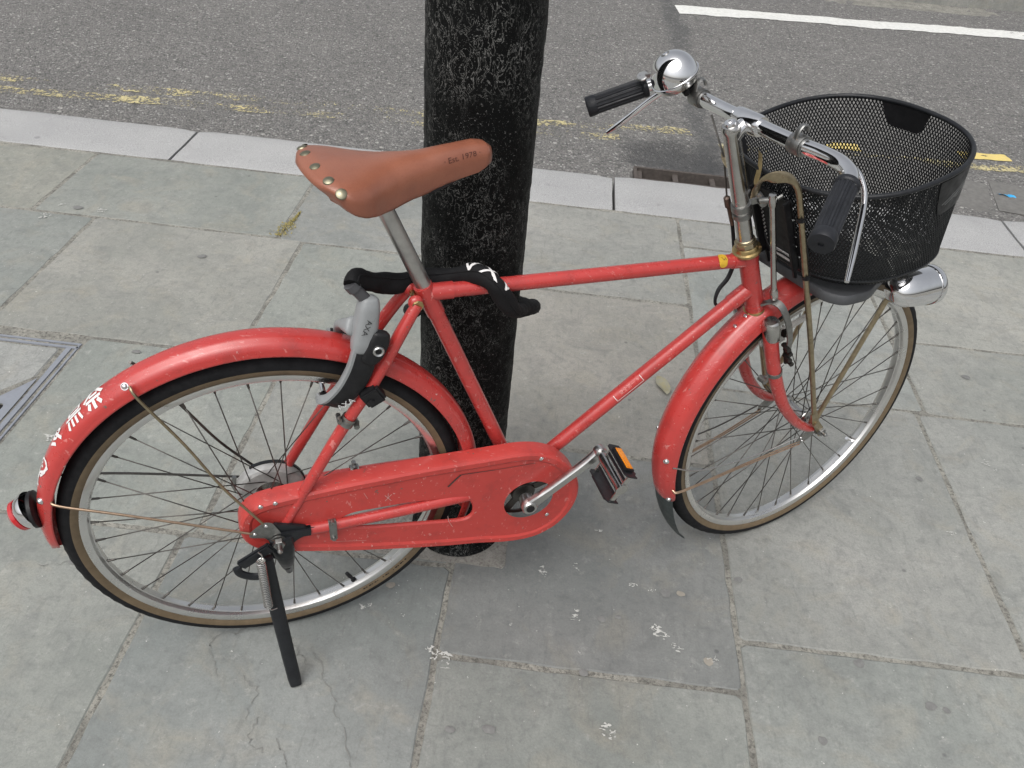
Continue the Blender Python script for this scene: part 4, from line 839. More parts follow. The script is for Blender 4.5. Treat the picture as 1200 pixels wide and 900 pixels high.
def saddle_pt(u, v, lift=0):
    ph = abs(v) * PI / 2 * 1.10; sg = 1 if v >= 0 else -1; hw, tp, dr = s_hw(u), s_top(u), s_drop(u)
    y = hw * math.sin(min(ph, PI / 2)) ** (.92) * sg; fl_ = max(0, ph - PI / 2)
    c_ = math.cos(min(ph, PI / 2)); z = tp - dr * (1 - c_ ** (.62 if u > .45 else .50 + .12 * u / .45)) - fl_ * .06 * (dr / .05)
    wing = (abs(v) ** 2) * max(0, 1 - u * 2.2) ** 1.3
    x = u * LS + .022 * wing; z += -.004 * math.exp(-(u / .10) ** 2) * (1 - abs(v) ** 2) * 0 + .003 * math.exp(-((u - .3) / .12) ** 2) * (math.cos(v * PI) - 1) * .5
    return np.array([x, y, z + lift])
for i, u in enumerate(us):
    for v in np.linspace(-1, 1, NV): V.append(saddle_pt(u, v))
for i in range(len(us) - 1):
    for j in range(NV - 1): a = i * NV + j; F.append((a, a + 1, a + NV + 1, a + NV))
# rolled rear lip and turned-in skirt
n0 = len(V); rim_ = [i * NV for i in range(len(us) - 1, -1, -1)] + list(range(0, NV)) + [i * NV + NV - 1 for i in range(len(us))]
ctr = np.array([.12, 0, .60])
prev = rim_
for k, (sh, dz) in enumerate(((.0015, -.003), (.005, -.0035), (.009, .0005))):
    cur = []
    for q in rim_:
        p_ = np.array(V[q]); t = ctr - p_; t[0] *= .6; t[2] = 0; t /= np.linalg.norm(t) + 1e-9; V.append(p_ + t * sh + np.array([0, 0, dz])); cur.append(len(V) - 1)
    for a in range(len(rim_) - 1): F.append((prev[a], prev[a + 1], cur[a + 1], cur[a]))
    prev = cur
F.append(tuple(prev))
sd = bp_('saddle', (V, F), LEATHER, Mf=SD, center=False, sharp=75)
for v in (-.66, -.36, -.06, .24, .50, .74):
    u = .055 + .020 * abs(v); p_ = saddle_pt(u, v); e = .02
    nn = np.cross(saddle_pt(u + e, v) - p_, saddle_pt(u, v + e) - p_); nn /= np.linalg.norm(nn)
    if nn[2] < 0: nn = -nn
    part('saddle_rivet', lathe([(.0001, .0022), (.0045, .0018), (.0070, .0006), (.0078, -.001)], p_, nn, 20), BRASSY if False else metal_mat('aged_brass_rivet', (.33, .31, .22), .36, .15), sd, SD)
def saddle_text(txt, u0, v0, size, m_, shear=0, side=1):
    V_, F_ = text_vf(txt, size, 1, shear); out = []
    for x, y, z in V_:
        out.append(saddle_pt(u0 + x / LS, v0 + y / .05 * (-1 if False else 1), 0) + np.array([0, -.0006, .0004]))
    part('saddle_print', (out, F_), m_, sd, SD, smooth=False)
saddle_text('\u00b7 Est. 1978 \u00b7', .80, -.60, .0125, mat('burnt_leather_print', (.08, .024, .014), .6))
bp_('saddle_frame', join(tube(smooth_path([(.05, -.045, .600), (.09, -.030, .578), (.14, -.022, .570), (.20, -.020, .574), (.27, -.008, .603)], 5), .0035, 8), tube(smooth_path([(.05, .045, .600), (.09, .030, .578), (.14, .022, .570), (.20, .020, .574), (.27, .008, .603)], 5), .0035, 8)), BLACKM, Mf=SD)
bp_('seat_clamp', join(cyl((.120, -.026, .572), (.120, .026, .572), .0125, 18), cyl((.120, -.031, .572), (.120, -.024, .572), .0085, 6), tube([(.116, 0, .545), (.120, 0, .572)], .0145, 20)), BLACKM, Mf=SD)
bp_('seat_post', tube([(.2815, 0, .385), (.2070, 0, .562)], .0124, 24), metal_mat('scratched_seat_post', (.62, .61, .59), .36, .0, sc_=35))
# --- fork, head parts (steering frame S)
def sp_(name, VF, mats, parent=bike, **kw): return part(name, VF, mats, parent, S, **kw)
sp_('lower_headset_cup', lathe([(.0150, .309), (.0195, .310), (.0205, .313), (.0205, .318), (.0190, .3205), (.0150, .3205)], axis=(0, 0, 1), n=36), GOLD)
sp_('upper_headset_cup', lathe([(.0165, .4525), (.0235, .4545), (.0250, .4575), (.0245, .4605), (.0205, .462), (.0190, .468), (.0180, .469), (.0180, .470)], axis=(0, 0, 1), n=36), GOLD)
sp_('headset_locknut', join(lathe([(.0140, .469), (.0185, .4695), (.0190, .472), (.0190, .477), (.0180, .4795), (.0140, .4795)], axis=(0, 0, 1), n=8), lathe([(.0135, .479), (.0160, .480), (.0150, .484), (.0135, .485)], axis=(0, 0, 1), n=28)), metal_mat('dull_gold_nut', (.50, .43, .30), .34, .2))
sp_('quill', lathe([(.0001, .47), (.0136, .47), (.0136, .690), (.0150, .693), (.0150, .699), (.0125, .7035), (.0085, .7045), (.0001, .7045)], axis=(0, 0, 1), n=32), CHROME_D)
sp_('stem_bolt', lathe([(.0070, .7035), (.0090, .705), (.0085, .7085), (.0045, .7095), (.0035, .7065), (.0001, .7065)], axis=(0, 0, 1), n=24), CHROME)
sp_('stem', join(tube(smooth_path([(0, 0, .682), (.010, 0, .687), (.024, 0, .690), (.032, 0, .690)], 5), [.0140, .0125, .0120, .0125], 20), tube([(.034, -.027, .690), (.034, -.020, .690), (.034, .020, .690), (.034, .027, .690)], [.0152, .0168, .0168, .0152], 28), cyl((.036, 0, .668), (.036, 0, .680), .006, 12)), CHROME)
# handlebar
hr = [(.034, 0, .690), (.035, -.10, .690), (.038, -.150, .690), (.036, -.185, .690), (.024, -.212, .690), (.002, -.226, .689), (-.030, -.244, .688), (-.086, -.277, .686)]
hl = [(.034, 0, .690), (.035, .10, .690), (.038, .150, .690), (.036, .190, .690), (.024, .216, .690), (.002, .232, .689), (-.030, .248, .688), (-.080, .272, .686)]
Pb = smooth_path(hr[::-1] + hl[1:], 8)
sp_('handlebar', tube(Pb, .0115, 22), CHROME)
def grip(pts):
    P = smooth_path(pts, 12); k = len(P); prof = []
    for i in range(72):
        a = 2 * PI * i / 72; rr = .0158 + .0007 * (1 if math.sin(a * 18) > 0 else -1); prof.append((rr * math.cos(a), rr * math.sin(a)))
    sc_ = [1.0] * k; sc_[0] = .82; sc_[1] = .95; sc_[-1] = .9; sc_[-2] = .98
    g1 = sweep(P, prof, scale=sc_)
    t = np.array(P[-1]) - np.array(P[-2]); t /= np.linalg.norm(t); e = np.array(P[-1])
    g2 = lathe([(.0165, -.016), (.0176, -.013), (.0178, -.001), (.0168, .0015), (.0040, .0022), (.0035, -.003), (.0001, -.003)], e, t, 32)
    g3 = lathe([(.0158, -.006), (.0175, -.0045), (.0178, .001), (.0165, .0035), (.0158, .004)], P[0], t, 32)
    return join(g1, g2, g3)
sp_('grip', grip([(.006, -.2235, .689), (-.030, -.244, .688), (-.090, -.2795, .686)]), GRIPM, sharp=25)
sp_('grip', grip([(.004, .231, .689), (-.030, .248, .688), (-.086, .2745, .686)]), GRIPM, sharp=25)
# rod brake levers and their bands
def lever(P, w0):
    Q = smooth_path(P, 6); return sweep(Q, [(.0050 * math.cos(a), .0040 * math.sin(a)) for a in np.linspace(0, 2 * PI, 12, endpoint=False)], scale=np.interp(np.linspace(0, 1, len(Q)), [0, .3, .9, 1], [.8, 1, 1.15, .8]))
sp_('brake_lever', lever([(.054, -.100, .678), (.056, -.150, .677), (.054, -.187, .674), (.046, -.210, .667), (.028, -.232, .654), (-.012, -.259, .630), (-.061, -.291, .606)], 1), CHROME)
sp_('brake_lever', lever([(.054, .100, .678), (.056, .150, .677), (.054, .195, .672), (.044, .222, .664), (.024, .240, .655), (-.023, .268, .628), (-.053, .293, .608)], 1), CHROME)
for s in (-1, 1):
    c = np.array([.035, s * (.104 if s < 0 else .122), .690])
    sp_('lever_clamp', join(lathe([(.0115, -.0115), (.0150, -.0115), (.0158, -.008), (.0158, .008), (.0150, .0115), (.0115, .0115)], c, Y3, 28), box(c + np.array([.017, 0, -.010]), (.012, .018, .012), bev=.002), lathe([(.0112, -.0135), (.0135, -.0135), (.0135, -.0118), (.0112, -.0118)], c, Y3, 28)), STEEL)
    sp_('clamp_hook', tube(smooth_path([c + np.array([-.006, 0, .013]), c + np.array([.000, s * .001, .023]), c + np.array([.008, s * .001, .027]), c + np.array([.015, s * .001, .023]), c + np.array([.016, 0, .014])], 5), .0022, 8, flat=2.2), STEEL)
# brake rods: near link and far cable
sp_('brake_rod', join(cyl((.0355, -.034, .548), (.0185, -.034, .352), .0052, 14), lathe([(.0055, 0), (.0075, .004), (.0075, .016), (.0060, .022), (.0055, .022)], (.0188, -.034, .350), (.087, 0, 1), 16), lathe([(.0001, -.012), (.0062, -.012), (.0078, -.006), (.0085, .002), (.0060, .011), (.0001, .012)], (.0362, -.034, .556), (.087, 0, 1), 16)), CHROME_D)
sp_('rod_joint', join(cyl((.022, -.020, .558), (.040, -.040, .558), .0050, 12), cyl((.036, -.036, .556), (.050, -.042, .561), .0032, 6)), STEEL)
sp_('brake_link', sweep(smooth_path([(.004, -.018, .338), (.016, -.034, .345), (.022, -.050, .335), (.024, -.060, .300), (.022, -.062, .262), (.018, -.060, .236)], 6), [(.0060, .0015), (.0060, -.0015), (-.0060, -.0015), (-.0060, .0015)], up=(1, 0, 0), scale=np.interp(np.linspace(0, 1, 31), [0, .5, 1], [1.3, 1.0, 1.0])), STEEL, sharp=40)
sp_('brake_bolts', join(*[cyl((.012 + .003 * (i % 2), -.070, w_), (.016 + .003 * (i % 2), -.050, w_), .0048, 8) for i, w_ in enumerate((.246, .232, .218, .205))], cyl((.020, -.050, .245), (.016, -.052, .196), .0038, 8), box((.030, -.045, .262), (.020, .012, .014), rot('Y', 25), .002)), mat('oily_black_bolts', (.05, .048, .045), .4, .8))
pa, pb_ = polar(.2935, 107), polar(.2935, 84)
part('brake_shoe', join(box((pa + pb_) / 2 + np.array([0, -.0215, .002]), (.115, .0085, .013), rot('Y', 5), .002), box((pa + pb_) / 2 + np.array([-.02, -.026, -.006]), (.035, .005, .020), rot('Y', 5), .001)), plain('milky_grey_shoe', (.40, .39, .37), .35, .2), bike, FG)
for i, (cx_, dz_) in enumerate(((-.01, .0),)):
    sp_('far_brake_rod', tube(smooth_path([(.030, .088, .672), (.018, .060, .640), (.015, .050, .615), (.010, .050, .533)], 6), .0016, 8), DSPOKE)
sp_('rod_adjuster', tube([(.010, .050, .541), (.010, .050, .538), (.0105, .050, .520), (.0115, .050, .516), (.0135, .050, .478)], [.0030, .0058, .0058, .0040, .0036], 12), metal_mat('rusty_adjuster', (.26, .20, .17), .5, .5))
sp_('far_brake_link', tube(smooth_path([(.0135, .050, .478), (.010, .050, .425), (.006, .050, .398), (-.012, .049, .372), (-.038, .046, .362), (-.052, .042, .345), (-.048, .040, .325)], 6), [.0034, .0034, .0040, .0042, .0040, .0030, .0030], 10), BLACKM)
# fork
sp_('fork_crown', join(box((.0, 0, .296), (.034, .060, .022), bev=.006), lathe([(.0001, .282), (.018, .284), (.019, .305), (.017, .3095), (.0001, .3095)], axis=(0, 0, 1), n=24), box((-.018, 0, .300), (.024, .044, .006), bev=.001)), metal_mat('grimy_crown_steel', (.20, .19, .17), .5, .5))
for s in (-1, 1):
    pts = [(.001, s * .036, .300), (-.003, s * .040, .25), (-.008, s * .0465, .19), (-.006, s * .0500, .13), (.002, s * .0525, .075), (.022, s * .0550, .016), (.046, s * .0570, -.024), (.066, s * .0580, -.042)]
    bl = sp_('fork_blade', tube(smooth_path(pts, 7), [.0140, .0142, .0135, .0130, .0122, .0112, .0102, .0092, .0085], 20, flat=1.0), RED)
    part('fork_cap', lathe([(.0143, .262), (.0150, .264), (.0160, .284), (.0163, .296), (.0150, .304), (.0120, .3075), (.0001, .3085)], (.001, s * .0362, .006), (.0, s * .02, 1), 26), CHROME_D, bl, S)
    sp_('fork_tip', join(box((.070, s * .0590, -.045), (.022, .004, .018), rot('Y', 30), .001)), STEEL)
sp_('front_axle', cyl((HS.x, -.086, HS.z), (HS.x, .086, HS.z), .0045, 14), STEEL)
for s in (-1, 1):
    sp_('axle_nut', join(lathe([(.0001, 0), (.0088, 0), (.0098, .002), (.0098, .008), (.0088, .009), (.0001, .009)], (HS.x, s * .0745 - .0045, HS.z), Y3, 6), lathe([(.005, 0), (.0115, 0), (.0115, .002), (.005, .002)], (HS.x, s * .0665 - .001, HS.z), Y3, 22), sphere((HS.x, s * .086, HS.z), .0045, 10)), STEEL, sharp=30)
q = np.array([-.0078, -.0465, .186])
sp_('fork_clip', join(lathe([(.0138, -.005), (.0150, -.005), (.0150, .005), (.0138, .005), (.0138, -.005)], q, (0, -.1, 1), 24), box(q + np.array([-.022, 0, 0]), (.018, .005, .009), bev=.001), cyl(q + np.array([-.028, -.008, .0]), q + np.array([-.028, .008, 0]), .0065, 12), tube([q + np.array([.013, 0, 0]), q + np.array([.022, 0, .004])], .003, 8)), STEEL)
# quill clamp for the basket stays, and the little curved spring plate behind it
sp_('stay_clamp', join(lathe([(.0137, .546), (.0165, .546), (.0165, .556), (.0137, .556)], axis=(0, 0, 1), n=30), lathe([(.0137, .531), (.0158, .531), (.0158, .540), (.0137, .540)], axis=(0, 0, 1), n=30), box((.024, -.008, .551), (.022, .005, .011), rot('Z', -30), .001), cyl((.026, -.025, .552), (.036, .006, .552), .0072, 14), box((.024, .012, .551), (.022, .004, .011), rot('Z', 30), .001)), STEEL)
V = []; F = []
Q = smooth_path([(.064, .022, .606), (.060, .020, .588), (.052, .018, .572), (.044, .016, .560), (.040, .012, .552)], 5)
for q in Q: V += [q + np.array([0, -.006, 0]), q + np.array([.006, .010, 0])]
for i in range(len(Q) - 1): F.append((2 * i, 2 * i + 1, 2 * i + 3, 2 * i + 2))
sp_('spring_plate', (V, F), GOLD)
# bell
bc = np.array([.018, .154, .728]); ba = np.array([-.16, .17, 1.0]); ba /= np.linalg.norm(ba)
pr = [(.0385 * math.cos(t), .0405 * math.sin(t)) for t in np.linspace(0, PI / 2 - .16, 18)] + [(.0048, .0398), (.0045, .0408), (.0036, .0414), (.0001, .0416)]
bell = sp_('bell', lathe([(.0360, -.006), (.0398, -.006), (.0405, -.004), (.0405, -.001), (.0389, 0)] + pr, bc, ba, 48), CHROME)
part('bell_base', lathe([(.0001, -.022), (.020, -.022), (.032, -.016), (.0355, -.008), (.0355, -.004), (.0001, -.004)], bc, ba, 40), CHROME_D, bell, S)
part('bell_rivet_ring', lathe([(.0048, .0400), (.0060, .0407), (.0072, .0398)], bc, ba, 24), STEEL, bell, S)
part('bell_bracket', join(box((.030, .140, .708), (.020, .014, .022), bev=.003), cyl((.016, .124, .706), (.018, .140, .712), .0055, 10)), BLACK, bell, S)
part('bell_thumb_lever', join(lathe([(.0001, -.0025), (.0085, -.0022), (.0100, -.0008), (.0100, .0008), (.0085, .0022), (.0001, .0025)], (-.003, .2175, .718), (-.25, -.15, 1), 22), tube([(.000, .211, .719), (.010, .196, .722)], [.0045, .0035], 8, flat=.5)), ALU, bell, S)
# --- carrier, basket stays, basket, headlamp (upright front frame W)
def wp_(name, VF, mats, parent=bike, **kw): return part(name, VF, mats, parent, W, **kw)
stp = [(-.298, -.022, .548), (-.310, -.034, .570), (-.318, -.052, .588), (-.306, -.066, .596), (-.284, -.073, .592), (-.264, -.075, .572), (-.248, -.0755, .538), (-.205, -.0755, .440)]
for s in (-1, 1):
    P = smooth_path([(a + (.0 if s < 0 else .012), -b * (1 if s > 0 else 1) * (1 if s > 0 else -1) if False else (b if s < 0 else -b), c) for a, b, c in stp], 6)
    Lr = len(P)
    V, F = sweep(P, [(.0052 * math.cos(a), .0052 * math.sin(a)) for a in np.linspace(0, 2 * PI, 12, endpoint=False)], up=(0, 1, 0), scale=[(float(np.interp(i / Lr, [0, .45, .62, 1], [.35, .35, 1, 1])), float(np.interp(i / Lr, [0, .45, .62, 1], [1.9, 1.9, 1, 1]))) for i in range(Lr)])
    x0 = .0 if s < 0 else .012
    wp_('basket_stay', join((V, F), tube([(-.205 + x0, s * .0755, .440), (-.124 + x0 * .5, s * .075, .257), (-.042, s * .073, .062)], .0052, 12), sweep([(-.042, s * .073, .062), (-.030, s * .072, .035), (0, s * .071, 0), (.006, s * .071, -.010)], [(.008, .002), (.008, -.002), (-.008, -.002), (-.008, .002)], up=(1, 0, 0))), BRASSY, sharp=40)
    wp_('carrier_stay', join(tube([(-.026, s * .070, .028), (-.020, s * .068, .045), (.066, s * .074, .326), (.074, s * .074, .352)], [.0042, .0050, .0050, .0050], 10), cyl((-.028, s * .078, .030), (-.028, s * .060, .030), .0055, 8)), BRASSY)
# zip ties
for w_ in (.520, .405):
    t = (.535 - w_) / .095; x = -.248 + .043 * t
    wp_('cable_tie', join(lathe([(.0055, -.003), (.0075, -.003), (.0075, .003), (.0055, .003), (.0055, -.003)], (x, -.0755, w_), (-.4, 0, .9), 16), box((x + .012, -.066, w_), (.022, .004, .005), rot('Z', 40), .001), box((x - .004, -.083, w_ + .001), (.007, .006, .007), bev=.001)), BLACK)
co = smooth_loop([(-.150, -.095), (-.150, .095), (-.128, .122), (-.07, .124), (-.02, .100), (.05, .07), (.05, -.07), (-.02, -.100), (-.07, -.124), (-.128, -.122)], 90, 3)
ci = offset_loop(co, -.010); n = len(co); V = []; F = []
rings = [(offset_loop(co, -.001), .357), (co, .359), (co, .370), (offset_loop(co, -.0025), .3745), (ci, .3750), (offset_loop(co, -.014), .3735)]
for L, z in rings: V += [(x, y, z) for x, y in L]
for k in range(len(rings) - 1):
    for i in range(n): j = (i + 1) % n; F.append((k * n + i, k * n + j, (k + 1) * n + j, (k + 1) * n + i))
F.append(tuple((len(rings) - 1) * n + i for i in range(n))); m0 = len(V); V += [(x, y, .365) for x, y in offset_loop(co, -.004)]; F.append(tuple(m0 + i for i in range(n))[::-1])
for i in range(n): j = (i + 1) % n; F.append((i, j, m0 + j, m0 + i))
wp_('front_carrier', (V, F), GREYP, sharp=40)
wp_('carrier_bolt', join(cyl((-.098, -.078, .345), (-.098, -.068, .345), .0050, 12), box((-.098, -.064, .350), (.016, .006, .022), bev=.001)), STEEL)
def outline(t, x0, w0, D, Wd, tilt, eb, ef):
    c, s = math.cos(t), math.sin(t); e = ef if c > 0 else eb
    x = math.copysign(abs(c) ** (2 / e), c) * D / 2; y = math.copysign(abs(s) ** (2 / e), s) * Wd / 2
    return np.array([x0 + x * math.cos(tilt), y, w0 + x * math.sin(tilt)])
RIMP = (-.082, .601, .347, .359, .19, 2.39, 2.31); BOTP = (-.012, .396, .300, .286, .10, 2.4, 2.4)
NT = 174
# equal arc-length table of the rim
tt = np.linspace(0, 2 * PI, 1441); Lr = np.array([outline(t, *RIMP) for t in tt]); dl = np.r_[0, np.cumsum(np.linalg.norm(np.diff(Lr, axis=0), axis=1))]
def tpar(u): return float(np.interp((u % 1) * dl[-1], dl, tt))
def wall(u, s, off=0):
    """u 0..1 round the basket (0 = front, .25 = far side), s 0 floor edge .. 1 rim"""
    t = tpar(u); a = outline(t, *BOTP); b = outline(t, *RIMP)
    k = min(1, s / .10); pull = (1 - math.sqrt(max(0, 1 - (1 - k) ** 2))) * .022
    c0 = np.array([BOTP[0], 0, a[2]]); d_ = (c0 - a); d_ /= np.linalg.norm(d_) + 1e-9
    p_ = a * (1 - s) + b * s + d_ * pull
    if off: o_ = p_ - np.array([BOTP[0] * (1 - s) + RIMP[0] * s, 0, p_[2]]); p_ = p_ + o_ / np.linalg.norm(o_) * off
    return p_
basket = wp_('basket', tube([wall(i / 120, 1.0) for i in range(120)], .0042, 12, closed=True), BLACKM)
NR = 36; Vn = []; Fn = []
node = {}
for j in range(NR + 1):
    for i in range(NT): node[(i, j)] = wall((i + .5 * (j % 2)) / NT, j / NR)
strands = []
for j in range(NR):
    for i in range(NT):
        if j % 2 == 0: strands += [((i, j), (i, j + 1)), ((i, j), ((i - 1) % NT, j + 1))]
        else: strands += [((i, j), (i, j + 1)), ((i, j), ((i + 1) % NT, j + 1))]
A_ = np.array([node[a] for a, b in strands]); B_ = np.array([node[b] for a, b in strands])
# floor: the same lattice laid flat
fl = []
c0 = np.array([BOTP[0], 0, BOTP[1]]); hD, hW = BOTP[2] / 2 - .018, BOTP[3] / 2 - .018
pit = .0068
inside_f = lambda x, y: (abs(x) / hD) ** 2.4 + (abs(y) / hW) ** 2.4 < 1
K_ = int(.2 / pit)
for i in range(-K_, K_):
    for j in range(-K_ * 2, K_ * 2):
        x, y = (i + .5 * (j % 2)) * pit, j * pit * .8
        if not inside_f(x, y): continue
        for dx in (-.5, .5):
            fl.append(((x, y), (x + dx * pit, y + pit * .8)))
fz = lambda p_: (BOTP[0] + p_[0] * math.cos(.10), p_[1], BOTP[1] + p_[0] * math.sin(.10))
A_ = np.vstack([A_, np.array([fz(a) for a, b in fl])]); B_ = np.vstack([B_, np.array([fz(b) for a, b in fl])])
T_ = B_ - A_; T_ /= np.linalg.norm(T_, axis=1)[:, None]; ctr = np.array([-.05, 0, .48]); O_ = (A_ + B_) / 2 - ctr; O_[len(strands):] = (0, 0, 1)
N_ = np.cross(T_, O_); N_ /= np.linalg.norm(N_, axis=1)[:, None]; O2 = np.cross(N_, T_)
hw_, ht_ = .00095, .0006; Vs = []
for P_ in (A_, B_):
    for a, b in ((1, 1), (1, -1), (-1, -1), (-1, 1)): Vs.append(P_ + a * hw_ * N_ + b * ht_ * O2)
Vs = np.stack(Vs, 1).reshape(-1, 3); base = np.arange(len(A_))[:, None] * 8
Fq = np.concatenate([base + np.array([[j, (j + 1) % 4, 4 + (j + 1) % 4, 4 + j]]) for j in range(4)], 0)
me = bpy.data.meshes.new('basket_mesh'); me.vertices.add(len(Vs)); me.vertices.foreach_set('co', Vs.ravel()); me.loops.add(Fq.size); me.loops.foreach_set('vertex_index', Fq.ravel().astype(np.int32))
me.polygons.add(len(Fq)); me.polygons.foreach_set('loop_start', np.arange(0, Fq.size, 4, dtype=np.int32)); me.materials.append(MESHM); me.update(calc_edges=True); me.validate()
link('wire_mesh', me, basket, W, kind='stuff')
part('bottom_wire', join(tube([wall(i / 100, .09) for i in range(100)], .0022, 8, closed=True), tube([fz((.90 * hD * math.copysign(abs(math.cos(a)) ** .83, math.cos(a)), .90 * hW * math.copysign(abs(math.sin(a)) ** .83, math.sin(a)))) for a in np.linspace(0, 2 * PI, 80, endpoint=False)], .0020, 8, closed=True), tube([fz((.55 * hD * math.cos(a), .55 * hW * math.sin(a))) for a in np.linspace(0, 2 * PI, 60, endpoint=False)], .0018, 8, closed=True)), BLACKM, basket, W)
def wall_plate(u0, u1, s0, s1, off, n=14, m_=6, round_=.25, tap=0):
    V = []; F = []
    for side in (off, off + .0012):
        for i in range(n + 1):
            a = i / n; e = min(a, 1 - a) * 2; k = 1 - (round_ * (1 - min(1, e / .3)) ** 2)
            for j in range(m_ + 1):
                b = j / m_; bb_ = 1 - (1 - b) * k; V.append(wall(u0 + (u1 - u0) * (a + tap * (1 - b) * (.5 - a)), s0 + (s1 - s0) * bb_, side))
    w_ = m_ + 1
    for o in (0, (n + 1) * w_):
        for i in range(n):
            for j in range(m_): q = o + i * w_ + j; F.append((q, q + 1, q + w_ + 1, q + w_))
    return V, F
part('hanger_plate', wall_plate(-.012, .075, .80, .985, -.002, tap=.25), BLACK, basket, W)
part('hanger_plate', wall_plate(.335, .375, .76, .985, -.002), BLACK, basket, W)
lg = part('emblem_plate', wall_plate(.755, .865, .64, .97, .0012, 16, 8, .9), BLACK, basket, W)
st = strokes_vf([[(-.9, -.55), (-.4, -.05), (.2, .35), (.9, .75)], [(-.75, -.65), (-.2, -.15), (.35, .2), (.8, .5)], [(-.3, -.45), (.0, .0), (.3, .05), (.2, -.3), (-.2, -.5)], [(.35, -.3), (.6, .1), (.8, .3)], [(.5, -.35), (.75, -.05), (.95, .2)]], .07)
part('emblem_relief', ([wall(.812 + .046 * x, .805 + .12 * y, .0032) for x, y, z in st[0]], st[1]), plain('dark_grey_relief', (.15, .155, .155), .4, .3), basket, W, smooth=False)
# bracket on the back of the basket with perforated strip, rivets and a barcode label
e1 = np.array([-.090, 0, .183]); e1 /= np.linalg.norm(e1); e3 = np.array([-e1[2], 0, e1[0]]); RB = np.array([e3, [0, 1, 0], e1]).T; bcn = np.array([-.211, .0, .480])
def bk(c, s, bev=.0): V, F = box((0, 0, 0), s, None, bev); return [bcn + RB @ (np.array(v) + np.array(c)) for v in V], F
part('bracket_plate', join(bk((.008, -.012, 0), (.005, .090, .150), .002), bk((.014, -.052, 0), (.014, .006, .148), .001), bk((.014, .028, 0), (.014, .006, .148), .001), bk((.005, -.012, -.02), (.004, .13, .05), .001)), BLACK, basket, W)
dots = join(*[bk((.0115, .018 - .0028 * (k % 2), .058 - .0042 * k), (.0012, .0022, .0022)) for k in range(24)])
part('perforated_strip', dots, plain('light_through_holes', (.42, .42, .41), .7, .1), basket, W, smooth=False)
part('bracket_screws', join(*[[(v) for v in [x for x in [bk((.0115, y, z), (.002, .004, .004), .0008)]]][0] for y, z in ((.030, .050), (.032, .022), (.030, -.018), (-.058, .040), (-.060, .004), (-.058, -.018), (.020, .066), (-.062, -.04))]), CHROME, basket, W)
part('barcode_label', bk((.0114, -.018, -.058), (.0012, .036, .017), .0003), LABEL, basket, W, smooth=False)
part('barcode', join(*[bk((.0123, -.018 - .014 + .0024 * k, -.0555), (.0006, .0004 + .0005 * (k % 3 == 0), .0090)) for k in range(12)]), plain('grey_print', (.18, .18, .18), .5), basket, W, smooth=False)
part('bracket_clips', join(bk((.012, .022, -.085), (.006, .008, .030), .002), bk((.012, -.045, -.085), (.006, .008, .030), .002), tube(smooth_path([bcn + RB @ np.array(v) for v in ((.012, .02, -.03), (.02, .0, -.045), (.016, -.03, -.05), (.012, -.05, -.06))], 5), .0015, 6)), BLACK, basket, W)
# headlamp
la = np.array([1.0, 0, -.055]); la /= np.linalg.norm(la); lc = np.array([.040, -.090, .331])
lamp = wp_('headlamp', lathe([(.0001, -.002), (.013, .000), (.0220, .006), (.0290, .018), (.0335, .034), (.0358, .052), (.0368, .070), (.0372, .088), (.0372, .094)], lc, la, 48), CHROME)
part('lamp_rim', lathe([(.0360, .094), (.0388, .0945), (.0395, .099), (.0393, .106), (.0368, .110), (.0335, .110), (.0335, .102), (.0360, .098)], lc, la, 48), CHROME, lamp, W)
part('lamp_lens', lathe([(.0350, .104), (.028, .112), (.016, .117), (.0001, .119)], lc, la, 40), mat('lamp_glass', (.75, .77, .78), .06, 0, .8, .5), lamp, W)
part('lamp_bracket', join(box((.060, -.080, .372), (.030, .012, .020), bev=.002), box((.090, -.088, .374), (.040, .016, .005), bev=.001), cyl((.062, -.088, .366), (.062, -.088, .382), .005, 10)), STEEL, lamp, W)

# --- ring lock on the seat stays
er = np.array([math.cos(math.radians(65)), 0, math.sin(math.radians(65))]); et = np.array([-er[2], 0, er[0]]); ey = np.array([0, 1., 0])
def LR(y, r, t): return er * r + et * t + ey * y
near = [(-.018, .270, .018), (-.032, .272, .012), (-.044, .286, .004), (-.049, .315, -.004), (-.050, .350, -.006), (-.048, .385, -.002), (-.043, .405, .002)]
far_ = [(.018, .270, .018), (.032, .272, .012), (.044, .286, .006), (.048, .315, .006), (.046, .340, .008), (.043, .352, .010)]
wprof = [(.018, .0055), (.018, -.0055), (.014, -.0080), (-.014, -.0080), (-.019, -.0050), (-.019, .0050), (-.014, .0080), (.014, .0080)]
lock = None
for ptsl in (near, far_):
    ring = smooth_path([LR(*q) for q in ptsl], 7); nk = len(ring)
    ssc = [(float(np.interp(i / (nk - 1), [0, .2, .6, 1], [.45, .80, 1.0, 1.0])), float(np.interp(i / (nk - 1), [0, .15, 1], [.75, 1, 1]))) for i in range(nk)]
    vf = sweep(ring, wprof, up=et, scale=ssc)
    if lock is None: lock = bp_('ring_lock', vf, BLACK, sharp=50)
    else: part('lock_arm', vf, BLACK, lock, B, sharp=50)
    P2, T2, N2, B2 = frames_along(ring, et)
    ring2 = [P2[i] + N2[i] * float(ssc[i][0]) * .0185 for i in range(nk)]
    part('lock_silver_band', sweep(ring2, [(.0022, .0052), (.0022, -.0052), (.0010, -.0072), (-.004, -.0072), (-.004, .0072), (.0010, .0072)], up=et, scale=[(1, s_[1]) for s_ in ssc]), SILVER, lock, B, sharp=50)
